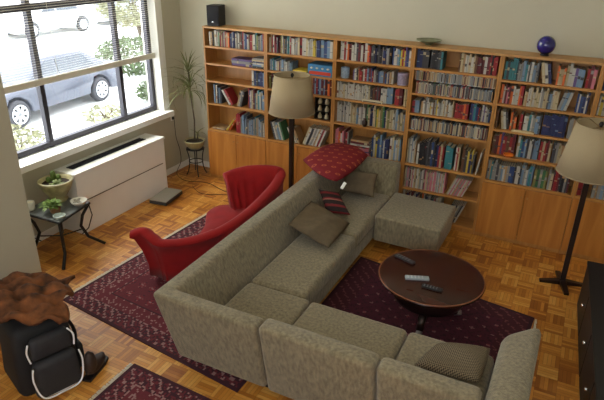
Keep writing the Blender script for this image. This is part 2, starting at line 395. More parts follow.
# ---------------------------------------------------------------- rugs
import numpy as np
def rug(name, corners, cell, fn, label, fringe=None):
    A, Bc, C, D = [np.array(p, float) for p in corners]     # A near-left, B near-right, C far-right, D far-left
    W = np.linalg.norm(Bc-A); H = np.linalg.norm(D-A); nx, ny = int(W/cell), int(H/cell)
    o0 = (A+Bc+C+D)/4
    P = []; 
    for j in range(ny+1):
        v = j/ny
        for i in range(nx+1):
            u = i/nx; p = A*(1-u)*(1-v)+Bc*u*(1-v)+C*u*v+D*(1-u)*v
            P.append((p[0]-o0[0], p[1]-o0[1], .0))
    F = [(j*(nx+1)+i, j*(nx+1)+i+1, (j+1)*(nx+1)+i+1, (j+1)*(nx+1)+i) for j in range(ny) for i in range(nx)]
    me = bpy.data.meshes.new(name); me.from_pydata(P, [], F)
    at = me.attributes.new('weave', 'FLOAT_COLOR', 'FACE'); cols = []
    g = random.Random(3)
    for j in range(ny):
        for i in range(nx):
            c = fn((i+.5)/nx*W, (j+.5)/ny*H, W, H, g); cols += [*lin(c), 1]
    at.data.foreach_set('color', cols)
    me.materials.append(attr_mat(name+'_wool'))
    o = bpy.data.objects.new(name, me); COL.objects.link(o); o.location = (o0[0], o0[1], .0045)
    s = o.modifiers.new('thick', 'SOLIDIFY'); s.thickness = .008; s.offset = 0
    tag(o, label, 'rug')
    if fringe:
        bm = B(); g = random.Random(5)
        for (p, q, out) in fringe:
            p, q, out = [Vector((*v, 0)) for v in (p, q, out)]; n = int((q-p).length/.012)
            for k in range(n):
                a = p.lerp(q, (k+.5)/n); b = a+out*g.uniform(.8, 1.1)+(q-p).normalized()*g.uniform(-.006, .006)
                d = (q-p).normalized()*.0045
                hexa(bm, [a-d, b-d, b+d, a+d]+[x+Vector((0, 0, .005)) for x in (a-d, b-d, b+d, a+d)])
        bmesh.ops.recalc_face_normals(bm, faces=bm.faces[:])
        f = link('fringe', bm, mat('cream_wool_fringe', (206, 196, 176), .9), o); f.location = (-o0[0], -o0[1], -.0045+.0005)
    return o
def persian(x, y, W, H, g):
    e = min(x, y, W-x, H-y)
    mar, dk, lt, red = (112, 36, 48), (66, 26, 40), (166, 128, 126), (128, 38, 48)
    if e < .03: return dk
    if e < .16:
        return lt if ((int(x/.03)+int(y/.03)) % 3 == 0 and g.random() < .55) else (dk if g.random() < .5 else mar)
    if e < .18: return lt if g.random() < .5 else dk
    if e < .30:
        a = (x % .09)/.09-.5; b = (y % .09)/.09-.5
        return lt if abs(abs(a)+abs(b)-.3) < .1 and g.random() < .6 else mar
    if e < .32: return dk
    a = (x % .13)/.13-.5; b = (y % .16)/.16-.5; d = abs(a)+abs(b)
    if d < .10: return lt
    if .26 < d < .34: return (148, 92, 92) if g.random() < .5 else dk
    return red if d < .26 else mar
def plum(x, y, W, H, g):
    e = min(x, y, W-x, H-y); mar, dk, lt = (84, 28, 50), (56, 20, 38), (150, 104, 108)
    if e < .03: return dk
    if e < .22:
        return (120, 66, 72) if (int(x/.03)+int(y/.03)) % 4 == 0 and g.random() < .6 else (74, 24, 38)
    i, j = int(x/.085), int(y/.085); a = (x % .085)/.085-.5; b = (y % .085)/.085-.5
    if (i+j) % 2 == 0 and abs(a)+abs(b) < .22: return lt if g.random() < .7 else (140, 60, 70)
    if abs(abs(a)-abs(b)) < .1 and g.random() < .5: return dk
    return mar
rug('persian_rug', ((.53, -3.09), (2.56, -3.33), (2.60, -.86), (.67, -.95)), .0145, persian, 'dark red patterned wool rug under the red armchair with pale fringed left edge',
    fringe=[((.525, -3.09), (.665, -.95), (-.035, 0))])
rug('plum_rug', ((2.63, -3.0), (4.28, -3.05), (4.41, -1.35), (2.66, -1.08)), .0145, plum, 'plum rug with small pale dots under the round coffee table',
    fringe=[((4.415, -1.55), (4.415, -1.36), (.02, 0))])
rug('burgundy_rug', ((1.70, -5.2), (3.3, -5.2), (3.3, -3.52), (1.69, -3.44)), .0145, persian, 'burgundy patterned rug, nearest to the camera at the bottom edge of the picture',
    fringe=[((1.685, -5.2), (1.685, -3.45), (-.03, 0))])

# ---------------------------------------------------------------- sectional sofa
sf = empty('sectional_sofa', (2.9, -2.0, 0), 'large taupe U-shaped sectional sofa around the coffee table', 'sofa')
SO = Vector((2.9, -2.0, 0))
def sp(name, pts, bev=.04, seg=4, m=SOFA):
    bm = B(); hexa(bm, [Vector(p)-SO for p in pts]); bmesh.ops.recalc_face_normals(bm, faces=bm.faces[:])
    return link(name, bm, m, sf, bevel=bev, seg=seg)
def sbox(name, x0, x1, y0, y1, z0, z1, **k):
    return sp(name, [(x0, y0, z0), (x1, y0, z0), (x1, y1, z0), (x0, y1, z0), (x0, y0, z1), (x1, y0, z1), (x1, y1, z1), (x0, y1, z1)], **k)
TB = .73
# long left back, ending in the corner of the near back
lo = [(2.0, -3.29), (2.775, -3.29), (2.775, -3.02), (2.25, -3.02), (2.25, -.06), (1.95, -.06)]
hi = [(1.91, -3.415), (2.775, -3.415), (2.775, -3.28), (2.035, -3.28), (2.06, -.06), (1.88, -.06)]
bm = B(); vl = [bm.verts.new(Vector((x, y, .09))-SO) for x, y in lo]; vh = [bm.verts.new(Vector((x, y, TB-.015))-SO) for x, y in hi]
bm.faces.new(vl[::-1]); bm.faces.new(vh)
for i in range(6): bm.faces.new((vl[i], vl[(i+1) % 6], vh[(i+1) % 6], vh[i]))
bmesh.ops.recalc_face_normals(bm, faces=bm.faces[:]); link('backrest', bm, SOFA, sf, bevel=.035, seg=4)
# near backs, the outer face leaning out over the rug
for (a, b, h) in ((2.785, 3.59, TB+.0), (3.60, 4.20, TB-.005)):
    a1 = 1.92 if a < 2 else a
    sp('backrest', [(a, -3.29, .08), (b, -3.29, .08), (b, -3.02, .08), (a, -3.02, .08), (a1, -3.42, h), (b, -3.42, h), (b, -3.27, h), (a1, -3.27, h)])
# far back
sp('backrest', [(2.03, -.36, .10), (2.72, -.36, .10), (2.72, -.05, .10), (2.03, -.05, .10), (2.03, -.22, .74), (2.72, -.22, .74), (2.72, -.05, .74), (2.03, -.05, .74)])
# bases and seats
sbox('base', 2.26, 2.69, -2.56, -.33, .10, .27, bev=.02, seg=2)
sbox('base', 2.26, 4.20, -3.05, -2.61, .10, .27, bev=.02, seg=2)
sbox('seat_cushion', 2.20, 2.71, -1.40, -.31, .265, .425, bev=.045, seg=4)
sbox('seat_cushion', 2.20, 2.72, -2.555, -1.405, .265, .425, bev=.045, seg=4)
sbox('seat_cushion', 2.20, 2.785, -3.08, -2.56, .265, .425, bev=.045, seg=4)
sbox('seat_cushion', 2.79, 3.585, -3.08, -2.57, .265, .43, bev=.045, seg=4)
sbox('seat_cushion', 3.59, 4.205, -3.08, -2.57, .265, .43, bev=.045, seg=4)
sp('chaise_seat', [(2.70, -.87, .11), (3.39, -.88, .11), (3.40, -.24, .11), (2.70, -.20, .11), (2.715, -.90, .43), (3.42, -.93, .43), (3.43, -.25, .43), (2.715, -.20, .43)], bev=.03, seg=4)
# rounded right arm
sp('armrest', [(4.19, -3.29, .09), (4.43, -3.29, .09), (4.43, -2.44, .09), (4.19, -2.54, .09), (4.225, -3.40, .66), (4.45, -3.40, .66), (4.465, -2.24, .59), (4.225, -2.49, .58)], bev=.07, seg=5)
for x, y in ((2.02, -3.15), (2.74, -3.15), (2.86, -3.15), (3.56, -3.15), (4.36, -3.2), (4.34, -2.6), (2.02, -.15), (3.3, -.8), (3.32, -.3)):
    bm = B(); box(bm, x-.03-SO.x, x+.03-SO.x, y-.03-SO.y, y+.03-SO.y, -.0 if not (x < 2.6 and -3.34 < y < -.85 or 2.6 < x < 4.4 and -3.09 < y < -1.1) else   .009, .115)
    link('leg', bm, BLACK, sf)

# ---------------------------------------------------------------- cushions
BROWN = mat('brown_cotton', (104, 90, 70), .9, noise=.2, scale=14, bump=.6, bscale=14)
def pattern_mat(name, base, spot, scale, kind):
    m = bpy.data.materials.new(name); m.use_nodes = True; t = NT(m); b = m.node_tree.nodes['Principled BSDF']
    tc = t.n('ShaderNodeTexCoord'); spx = t.n('ShaderNodeSeparateXYZ'); t.l(tc.outputs['Object'], spx.inputs[0])
    if kind == 'stripes':
        w_ = t.m('FRACT', t.m('MULTIPLY', spx.outputs[1], scale)); nz = t.n('ShaderNodeTexNoise'); nz.inputs['Scale'].default_value = 18
        t.l(tc.outputs['Object'], nz.inputs[0]); f = t.m('LESS_THAN', t.m('ADD', w_, t.m('MULTIPLY', nz.outputs[0], .25)), .5)
        w2 = t.m('LESS_THAN', t.m('FRACT', t.m('MULTIPLY', spx.outputs[1], scale*.5)), .09)
        c = t.mix(f, lin(base), lin(spot)); c = t.mix(w2, c, lin((150, 96, 84)))
    elif kind == 'check':
        a = t.m('LESS_THAN', t.m('FRACT', t.m('MULTIPLY', spx.outputs[0], scale)), .5); d = t.m('LESS_THAN', t.m('FRACT', t.m('MULTIPLY', spx.outputs[1], scale)), .5)
        c = t.mix(t.m('ABSOLUTE', t.m('SUBTRACT', a, d)), lin(base), lin(spot))
    else:                                             # small leaf motifs in offset rows
        x = t.m('MULTIPLY', spx.outputs[0], scale); y = t.m('MULTIPLY', spx.outputs[1], scale)
        x = t.m('ADD', x, t.m('MULTIPLY', t.m('ABSOLUTE', t.m('MODULO', t.m('FLOOR', y), 2)), .5))
        a = t.m('SUBTRACT', t.m('FRACT', x), .5); d = t.m('SUBTRACT', t.m('FRACT', y), .5)
        a = t.m('ADD', a, t.m('MULTIPLY', d, .5))
        rr = t.m('ADD', t.m('MULTIPLY', t.m('MULTIPLY', a, a), 2.4), t.m('MULTIPLY', d, d))
        c = t.mix(t.m('LESS_THAN', rr, .065), lin(base), lin(spot)); c = t.mix(t.m('LESS_THAN', rr, .016), c, lin(base))
    t.l(c, b.inputs['Base Color']); b.inputs['Roughness'].default_value = .85; MATS[name] = m
    return m
REDL = pattern_mat('red_leaf_print', (122, 16, 28), (176, 88, 54), 10.5, 'leaf')
STRIPE = pattern_mat('red_black_stripe', (30, 18, 20), (116, 24, 30), 13, 'stripes')
KNIT = pattern_mat('houndstooth_weave', (58, 48, 40), (138, 124, 100), 58, 'check')
tag(pillow('leaf_print_cushion', ((1.76, -.80, .84), (1.93, -.12, .86), (2.42, -.22, .83), (2.32, -1.02, .74)), .17, REDL, pinch=.0, rnd_=.45), 'large red leaf-print cushion lying over the back corner of the sofa', 'cushion')
sc = pillow('striped_cushion', ((2.11, -1.0, .645), (2.31, -.92, .61), (2.53, -1.12, .475), (2.30, -1.20, .485)), .08, STRIPE, pinch=.04)
tag(sc, 'small red and black striped cushion leaning below the red leaf-print one', 'cushion')
bm = B(); box(bm, -.022, .022, -.038, .038, -.003, .003)
lb = link('paper_tag', bm, mat('white_paper', (240, 238, 232), .6), None); lb.matrix_world = Matrix.Translation((2.36, -.93, .70)) @ Matrix.Rotation(radians(-35), 4, 'Z') @ Matrix.Rotation(radians(55), 4, 'X')
lb.parent = sc; lb.matrix_parent_inverse = sc.matrix_world.inverted()
tag(pillow('brown_cushion', ((2.12, -1.20, .585), (2.61, -1.30, .49), (2.62, -1.86, .485), (2.17, -1.82, .60)), .11, BROWN, pinch=.03, fold=.02, rnd_=.12), 'crumpled dark brown square cushion on the left seat of the sofa', 'cushion')
oc = pillow('banded_cushion', ((2.20, -.62, .49), (2.60, -.62, .49), (2.57, -.44, .70), (2.19, -.44, .70)), .09, BROWN, pinch=.05)
tag(oc, 'dark olive brown cushion tied with bands in the far sofa corner', 'cushion')
tag(pillow('houndstooth_cushion', ((3.74, -3.04, .51), (3.82, -2.72, .495), (4.17, -2.60, .50), (4.165, -3.04, .535)), .11, KNIT, pinch=.0, fold=.014, rnd_=.15), 'houndstooth checked cushion in the corner by the right armrest', 'cushion')

# ---------------------------------------------------------------- coffee table + remotes
CT = Vector((3.545, -1.79, .009))
ct = empty('coffee_table', CT, 'round dark brown wooden coffee table on the plum rug', 'table')
bm = B(); lathe(bm, [(0, .395), (.42, .395), (.436, .400), (.448, .410), (.450, .418), (.442, .426), (.42, .431), (0, .431)], n=72); link('tabletop', bm, DARKW, ct)
bm = B(); lathe(bm, [(.436, .428), (.444, .4305), (.447, .426)], n=72); link('rim', bm, wood('worn_edge', (120, 66, 36), (150, 90, 52)), ct)
DK2 = mat('near_black_wood', (34, 20, 18), .3, noise=.2, scale=9)
bm = B(); lathe(bm, [(.28, .395), (.31, .37), (.32, .27), (.30, .22), (.2, .20), (0, .20)], n=48); link('apron', bm, DK2, ct)
bm = B(); lathe(bm, [(.07, .20), (.10, .19), (.12, .15), (.10, .10), (.07, .08), (0, .08)], n=32); link('pedestal', bm, DK2, ct)
for k in range(3):
    a = radians(-87+120*k); bm = B()
    tube(bm, [(.05*cos(a), .05*sin(a), .15), (.16*cos(a), .16*sin(a), .16), (.22*cos(a), .22*sin(a), .09), (.27*cos(a), .27*sin(a), .035)], [.04, .04, .032, .030], 10)
    lg = link('leg', bm, DK2, ct)
    bm = B(); tube(bm, [(.26*cos(a), .26*sin(a), .028), (.32*cos(a), .32*sin(a), .026)], [.027, .024], 10); tag(link('foot_cap', bm, mat('pewter', (170, 168, 170), .3, metal=.7), lg), 'pale metal foot cap')
def remote(loc, rz, L, Wd, m, label, bm_):
    t = empty('remote_control', loc, label, 'remote control', 'remote controls on the coffee table', rz)
    bm = B(); box(bm, -L/2, L/2, -Wd/2, Wd/2, 0, .02); link('casing', bm, m, t, bevel=.006, seg=3)
    for i in range(5):
        for j in range(3):
            bm = B(); x = -L*.38+i*L*.15; y = (j-1)*Wd*.27; box(bm, x-.005, x+.005, y-.0035, y+.0035, .0195, .0225); link('button', bm, bm_, t)
GB = mat('grey_buttons', (120, 120, 124), .6); RS = mat('silver_plastic', (150, 162, 170), .4)
zt = CT.z+.4312
remote((3.27, -1.652, zt), radians(-20), .20, .05, mat('charcoal_plastic', (46, 46, 52), .4), 'charcoal remote control, farthest back on the round table', GB)
remote((3.453, -1.905, zt), radians(22), .20, .055, RS, 'silver grey remote control in the middle of the round table', mat('pale_buttons', (200, 204, 208), .6))
remote((3.605, -1.995, zt), radians(0), .17, .045, BLACK, 'small black remote control, nearest the front of the round table', GB)

# ---------------------------------------------------------------- red velvet chair
RED = mat('red_velvet', (150, 8, 12), .9, noise=.15, scale=10, sheen=.05)
ch = empty('velvet_chaise', (1.5, -1.8, .009), 'red velvet channel-back lounge chair behind the sofa', 'armchair'); HO = Vector((1.5, -1.8, .009))
rim = [(1.215, -1.44, .80), (1.27, -1.33, .82), (1.38, -1.22, .84), (1.52, -1.13, .845), (1.65, -1.07, .835), (1.745, -1.09, .81), (1.785, -1.25, .765), (1.795, -1.5, .715), (1.785, -1.8, .665), (1.745, -2.05, .63),
       (1.67, -2.25, .60), (1.56, -2.40, .575), (1.42, -2.52, .56), (1.28, -2.60, .565), (1.17, -2.60, .60), (1.09, -2.60, .635), (1.01, -2.65, .60)]
def crv(P, n):
    P = [Vector(p) for p in P]; out = []
    for i in range(len(P)-1):
        a, b, c, d = P[max(i-1, 0)], P[i], P[i+1], P[min(i+2, len(P)-1)]
        for k in range(n):
            t = k/n; out.append(.5*((2*b)+(c-a)*t+(2*a-5*b+4*c-d)*t*t+(3*b-a-3*c+d)*t**3))
    return out+[P[-1]]
R = crv(rim, 8); cx = Vector((1.42, -1.85, 0))
secs = []; n = len(R); bm = B()
for i, p in enumerate(R):
    d = (R[min(i+1, n-1)]-R[max(i-1, 0)]); d.z = 0; d.normalize()
    out = Vector((-d.y, d.x, 0))          # path turns clockwise: left side is outward
    s = i/(n-1)
    chn = .030*abs(sin(pi*i/6.0)) if s < .36 else .006*abs(sin(pi*i/8))
    flare = .13 if s < .3 else (.13 if s > .6 else .02)
    th = .075 if s < .3 else (.085 if s < .62 else .10)
    base = p-out*flare; f = 1.0
    if s > .85: base = base+d*(-.12*(s-.85)/.15)
    zb = .07; zt_ = p.z
    q = [(base+out*.0, zb), (base+out*.01, .2), (base.lerp(p, .35)+out*.0, .2+(zt_-.2)*.45), (base.lerp(p, .75)-out*.002, .2+(zt_-.2)*.8), (p+out*.018, zt_-.035), (p+out*.006, zt_-.004), (p-out*th*.45, zt_+.006),
         (p-out*th, zt_-.02), (p.lerp(base, .35)-out*(th-.0+chn*.3), zt_-.11), (p.lerp(base, .7)-out*(th-.01-chn), zt_-.22), (base-out*(th+.02-chn), min(zt_-.3, .42)), (base-out*(th+.03), .25), (base-out*(th+.03), zb)]
    secs.append([bm.verts.new(Vector((v.x, v.y, z))-Vector((HO.x, HO.y, HO.z))) for v, z in q])
m_ = len(secs[0])
for i in range(n-1):
    for k in range(m_): bm.faces.new((secs[i][k], secs[i+1][k], secs[i+1][(k+1) % m_], secs[i][(k+1) % m_]))
bm.faces.new(secs[0]); bm.faces.new(secs[-1][::-1])
bmesh.ops.recalc_face_normals(bm, faces=bm.faces[:]); link('backrest', bm, RED, ch, smooth=True)
seat = [(1.24, -1.36), (1.40, -1.24), (1.56, -1.17), (1.64, -1.22), (1.70, -1.5), (1.70, -1.8), (1.64, -2.05), (1.54, -2.2), (1.42, -2.24), (1.34, -2.1), (1.28, -1.92), (1.20, -1.78), (1.11, -1.62), (1.13, -1.45)]
bm = B()
S = [v for v in crv([(x, y, 0) for x, y in seat]+[(seat[0][0], seat[0][1], 0)], 4)][:-1]
c0 = Vector((1.42, -1.65, 0)); rings = []
for k, z in ((.90, .06), (.96, .15), (1.0, .30), (1.0, .37), (.97, .405), (.90, .425), (.6, .44), (.05, .445)):
    rings.append([bm.verts.new(Vector(((c0.lerp(v, k)).x, (c0.lerp(v, k)).y, z))-HO) for v in S])
for i in range(len(rings)-1):
    for k in range(len(S)): bm.faces.new((rings[i][k], rings[i][(k+1) % len(S)], rings[i+1][(k+1) % len(S)], rings[i+1][k]))
bm.faces.new(rings[0][::-1]); bm.faces.new(rings[-1]); bmesh.ops.recalc_face_normals(bm, faces=bm.faces[:]); link('seat', bm, RED, ch, smooth=True)
for x, y in ((1.20, -1.5), (1.58, -1.25), (1.64, -1.9), (1.46, -2.1)):
    bm = B(); tube(bm, [(x-HO.x, y-HO.y, 0), (x-HO.x, y-HO.y, .10)], [.015, .022], 10); link('leg', bm, DARKW, ch)

# ---------------------------------------------------------------- side table and its things
st = empty('side_table', (-.17, -2.42, 0), 'small wrought iron side table with slate top by the left wall', 'table')
SLATE = mat('slate_tiles', (96, 100, 98), .45, noise=.3, scale=9)
tp = [(-.24, -.22), (.30, -.235), (.14, .27), (-.27, .23)]
tp = [(-.23, -.24), (.27, -.22), (.18, .26), (-.27, .22)]
bm = B(); prism(bm, tp, .475, .495); link('tabletop', bm, SLATE, st, bevel=.003)
bm = B()
for i in range(4):
    a, b = Vector((*tp[i], .478)), Vector((*tp[(i+1) % 4], .478)); tube(bm, [a*1.0, b*1.0], .010, 6)
link('frame', bm, BLACKM, st)
for i, (x, y) in enumerate(tp):
    k = Vector((x, y, 0)); bm = B(); inn = k*.62; f = k*1.17
    if i == 1: f = Vector((.31, -.30, 0))
    if i == 2: f = Vector((.29, .29, 0))
    tube(bm, [(k.x*.96, k.y*.96, .475), (k.x*.72, k.y*.72, .36), (inn.x, inn.y, .24), (k.x*.8, k.y*.8, .1), (f.x, f.y, .012)], .016, 8)
    tube(bm, [(k.x*.96, k.y*.96, .47), (k.x*1.02, k.y*1.02, .34), (k.x*.85, k.y*.85, .2), (inn.x, inn.y, .14)], .006, 6)
    link('leg', bm, BLACKM, st)
bm = B()
for i in range(4):
    a, b = Vector((*tp[i], 0))*.62, Vector((*tp[(i+2) % 4], 0))*.62; tube(bm, [(a.x, a.y, .2), (0, 0, .17), (b.x, b.y, .2)], .007, 6)
link('stretcher', bm, BLACKM, st)
GLAZE = mat('mottled_olive_glaze', (178, 168, 124), .35, noise=.45, scale=12); SOIL = mat('potting_soil', (52, 40, 30), .95, noise=.3, scale=40)
PLANT = mat('houseplant_green', (92, 118, 52), .6, noise=.35, scale=14); PALE = mat('pale_green_succulent', (128, 142, 84), .6, noise=.3, scale=20)
TT = .4955
def leafy(bm, base, n, L, Wd, g, up_=.5, mi=0):
    for i in range(n):
        a = g.uniform(0, 2*pi); e = g.uniform(.2, 1.2)*up_; l = L*g.uniform(.6, 1); b0 = Vector(base)+Vector((g.uniform(-1, 1), g.uniform(-1, 1), 0))*L*.3
        d = Vector((cos(a)*cos(e), sin(a)*cos(e), sin(e))); s = Vector((-sin(a), cos(a), 0))*Wd
        p = [b0, b0+d*l*.5, b0+d*l+Vector((0, 0, -l*.25))]
        v = [bm.verts.new(p[0]-s*.3), bm.verts.new(p[0]+s*.3), bm.verts.new(p[1]+s), bm.verts.new(p[1]-s), bm.verts.new(p[2])]
        bm.faces.new((v[0], v[1], v[2], v[3])); bm.faces.new((v[3], v[2], v[4]))
# large planter
pp = empty('potted_succulent', (-.30, -2.28, TT), 'olive glazed pot of cactus and succulents on the side table', 'plant')
bm = B(); lathe(bm, [(0, 0), (.085, 0), (.10, .02), (.075, .035), (.095, .06), (.15, .15), (.165, .20), (.175, .225), (.16, .235), (.145, .215), (.135, .195), (0, .195)], n=36); link('pot', bm, GLAZE, pp)
bm = B(); lathe(bm, [(.14, .196), (0, .20)], n=24); link('soil', bm, SOIL, pp)
bm = B()
for (x, y, h, r) in ((-.05, .02, .12, .025), (-.01, .05, .08, .022), (-.08, -.02, .06, .022)):
    lathe(bm, [(r*.8, .19), (r, .19+h*.4), (r*1.05, .19+h*.8), (r*.6, .19+h), (0, .195+h)], (x, y, 0), n=10, wob=lambda u: .12*(1 if int(u*10) % 2 else -1))
link('cactus', bm, PLANT, pp)
bm = B(); g = random.Random(11); leafy(bm, (.04, -.03, .20), 60, .08, .012, g, .8); link('leaves', bm, PALE, pp)
pt = empty('trailing_plant', (-.10, -2.50, TT), 'small trailing green plant at the front of the side table', 'plant')
bm = B(); lathe(bm, [(0, 0), (.045, 0), (.055, .05), (.058, .06), (.05, .055), (0, .05)], n=20); link('pot', bm, mat('terracotta', (150, 110, 78), .8), pt)
bm = B(); leafy(bm, (-.01, -.02, .07), 170, .12, .013, random.Random(5), .9); link('leaves', bm, mat('fresh_green', (116, 146, 60), .6, noise=.4, scale=30), pt)
dish = empty('white_dish', (-.03, -2.26, TT), 'white ceramic dish of pebbles at the right edge of the side table', 'dish')
WC = mat('white_ceramic', (222, 220, 206), .3)
bm = B(); lathe(bm, [(0, 0), (.05, 0), (.075, .03), (.085, .05), (.078, .05), (.068, .035), (0, .03)], n=28); link('bowl', bm, WC, dish)
bm = B(); g = random.Random(2)
for i in range(26): a = g.uniform(0, 6.28); r = g.uniform(0, .055); blob(bm, (r*cos(a), r*sin(a), .042), (.012, .010, .008), i, .1, 1)
tag(link('pebbles', bm, mat('grey_pebbles', (170, 164, 148), .7, noise=.3, scale=30), dish), kind='stuff')
mug = empty('candle_jar', (-.36, -2.58, TT), 'white candle jar at the left edge of the side table', 'jar')
bm = B(); lathe(bm, [(0, 0), (.042, 0), (.045, .01), (.045, .085), (.040, .09), (.040, .075), (0, .072)], n=24); link('jar', bm, WC, mug)
bm = B(); lathe(bm, [(.0395, .0755), (0, .077)], n=20); link('wax', bm, mat('cream_wax', (236, 228, 200), .5), mug)
ash = empty('glass_ashtray', (.03, -2.57, TT), 'small frosted glass ashtray, nearest corner of the side table', 'ashtray')
bm = B(); lathe(bm, [(0, 0), (.05, 0), (.06, .025), (.055, .03), (.045, .012), (0, .010)], n=20); link('body', bm, mat('frosted_glass', (190, 204, 198), .25), ash)

# flat grey box on the floor (bathroom scale) and cords
fb = empty('bathroom_scale', (-.05, -.90, 0), 'flat grey bathroom scale on the parquet by the radiator cover', 'scale', rz=radians(8))
bm = B(); box(bm, -.12, .12, -.20, .20, .012, .055); link('body', bm, mat('dark_plastic', (64, 62, 62), .5), fb, bevel=.006)
bm = B(); box(bm, -.12, .12, -.20, .20, .055, .068); link('platform', bm, mat('silver_grey_top', (164, 162, 152), .5), fb, bevel=.006)
for x in (-.09, .09):
    for y in (-.16, .16): bm = B(); box(bm, x-.015, x+.015, y-.015, y+.015, 0, .013); link('foot', bm, BLACK, fb)
cm = mat('black_cable', (40, 36, 34), .6)
def cord(name, pts, label, r=.004, m=cm):
    bm = B(); tube(bm, crv(pts, 6), r, 6); return tag(link(name, bm, m), label, 'cord')
cord('electric_cable', [(-.515, -.06, .77), (-.53, -.03, .5), (-.53, .03, .3), (-.52, .02, .12), (-.47, -.15, .006), (-.2, -.30, .006), (.1, -.22, .006), (.5, -.35, .006), (.9, -.30, .006)], 'thin black cord hanging down the wall beside the radiator cover and across the parquet')
cord('electric_cable', [(-.02, -.40, .006), (.25, -.55, .006), (.6, -.42, .006), (1.0, -.5, .006), (1.4, -.45, .006)], 'thin dark cable lying loose on the parquet toward the left floor lamp', .0035)
ol = empty('power_outlet', (-.549, -.06, .80), 'small dark outlet plug on the wall beside the window', 'outlet')
bm = B(); box(bm, 0, .008, -.035, .035, -.055, .055); link('plate', bm, WHITE, ol, bevel=.002)
bm = B(); box(bm, .008, .03, -.015, .015, -.04, 0); link('plug', bm, BLACK, ol, bevel=.003)

# ---------------------------------------------------------------- plant on iron stand
ps = empty('plant_stand', (-.22, -.02, 0), 'black iron plant stand in the corner beside the bookcase', 'plant stand')
bm = B()
for z, r in ((.385, .12), (.20, .095)):
    tube(bm, [(r*cos(2*pi*k/24), r*sin(2*pi*k/24), z) for k in range(25)], .006, 6)
lathe(bm, [(.115, .383), (.115, .388), (0, .388)], n=24); link('shelf_ring', bm, BLACKM, ps)
for k in range(4):
    a = pi/4+k*pi/2; bm = B(); c_, s_ = cos(a), sin(a)
    tube(bm, crv([(.12*c_, .12*s_, .385), (.095*c_, .095*s_, .28), (.09*c_, .09*s_, .18), (.11*c_, .11*s_, .07), (.14*c_, .14*s_, .007)], 4), .007, 6); link('leg', bm, BLACKM, ps)
dr = empty('dracaena_plant', (-.22, -.02, .3885), 'tall spiky dracaena in a round olive pot on the iron stand', 'plant')
bm = B(); lathe(bm, [(0, 0), (.08, 0), (.125, .05), (.14, .10), (.148, .115), (.135, .12), (.12, .10), (0, .095)], n=32, ); link('pot', bm, GLAZE, dr)
bm = B(); lathe(bm, [(.12, .10), (0, .105)], n=20); link('soil', bm, SOIL, dr)
bm = B(); tube(bm, [(0, 0, .1), (.01, .01, .4), (-.02, 0, .76), (-.03, 0, 1.08)], [.012, .010, .009, .006], 8); tube(bm, [(.03, .02, .1), (.04, .03, .22)], .01, 6); link('stem', bm, TRUNK, dr)
bm = B(); g = random.Random(21)
def blade(bm, b0, a, e, L, wd, droop):
    prev = None; p = Vector(b0); side = Vector((-sin(a), cos(a), 0)); N = 7
    for k in range(N+1):
        t = k/N; ww = wd*(1-t)**.6*(.5+min(t*3, .5)); L_, R_ = bm.verts.new(p-side*ww), bm.verts.new(p+side*ww)
        if prev: bm.faces.new((prev[0], prev[1], R_, L_))
        prev = (L_, R_); ee = e-droop*t; p = p+Vector((cos(a)*cos(ee), sin(a)*cos(ee), sin(ee)))*L/N
for i in range(46): blade(bm, (-.02, 0, .76+g.uniform(0, .14)), g.uniform(0, 2*pi), g.uniform(-.1, 1.2), g.uniform(.34, .56), .010, g.uniform(1.2, 2.6))
for i in range(26): blade(bm, (-.03, 0, 1.0+g.uniform(0, .1)), g.uniform(0, 2*pi), g.uniform(.3, 1.4), g.uniform(.25, .42), .009, g.uniform(.4, 1.4))
for i in range(16): blade(bm, (.035, .025, .2), g.uniform(0, 2*pi), g.uniform(.2, 1.2), g.uniform(.10, .18), .007, 1.2)
for v in bm.verts:
    v.co.x = max(v.co.x, -.31); v.co.y = min(v.co.y, .285)
    if v.co.x > .18 and v.co.y > -.01: v.co.x = .18
link('leaves', bm, mat('dracaena_leaf', (118, 124, 70), .55, noise=.35, scale=12), dr)

# ---------------------------------------------------------------- floor lamps
def lamp(loc, label, zs, rt_, rb, zh, foot):
    t = empty('floor_lamp', loc, label, 'lamp', 'floor lamps with beige shades')
    bm = B(); lathe(bm, [(rb, zs), (rt_, zs+zh)], n=48)
    for (r, z) in ((rb, zs), (rt_, zs+zh)): tube(bm, [(r*cos(2*pi*k/48), r*sin(2*pi*k/48), z) for k in range(49)], .004, 5)
    link('lamp_shade', bm, SHADE, t, solid=.003)
    bm = B()
    for k in range(3):
        a = 2*pi*k/3; tube(bm, [(0, 0, zs+zh-.03), (rt_*cos(a), rt_*sin(a), zs+zh-.005)], .003, 5)
    tube(bm, [(0, 0, zs+.16), (0, 0, zs+zh)], .004, 6); link('shade_fitter', bm, mat('brass', (150, 120, 70), .35, metal=.8), t)
    bm = B(); lathe(bm, [(0, zs+zh-.03), (.012, zs+zh-.02), (.02, zs+zh), (.012, zs+zh+.02), (0, zs+zh+.025)], n=16); link('finial', bm, BLACK, t)
    bm = B(); lathe(bm, [(0, zs+.16), (.02, zs+.17), (.032, zs+.22), (.03, zs+.25), (.0, zs+.28)], n=16); link('bulb', bm, mat('frosted_bulb', (240, 236, 224), .4), t)
    bm = B(); box(bm, -.024, .024, -.024, .024, .02, zs+.16); link('pole', bm, DK2, t, bevel=.004)
    bm = B()
    for k in range(4):
        a = foot+k*pi/2; d = Vector((cos(a), sin(a), 0)); e = Vector((-sin(a), cos(a), 0))
        hexa(bm, [e*-.03, d*.21-e*.022, d*.21+e*.022, e*.03]+[v+Vector((0, 0, .05 if i in (0, 3) else .022)) for i, v in enumerate((e*-.03, d*.21-e*.022, d*.21+e*.022, e*.03))])
    bmesh.ops.recalc_face_normals(bm, faces=bm.faces[:]); link('base', bm, DK2, t, bevel=.003)
lamp((1.475, -.40, 0), 'left floor lamp with beige drum shade in front of the second bookcase', 1.235, .20, .262, .42, .6)
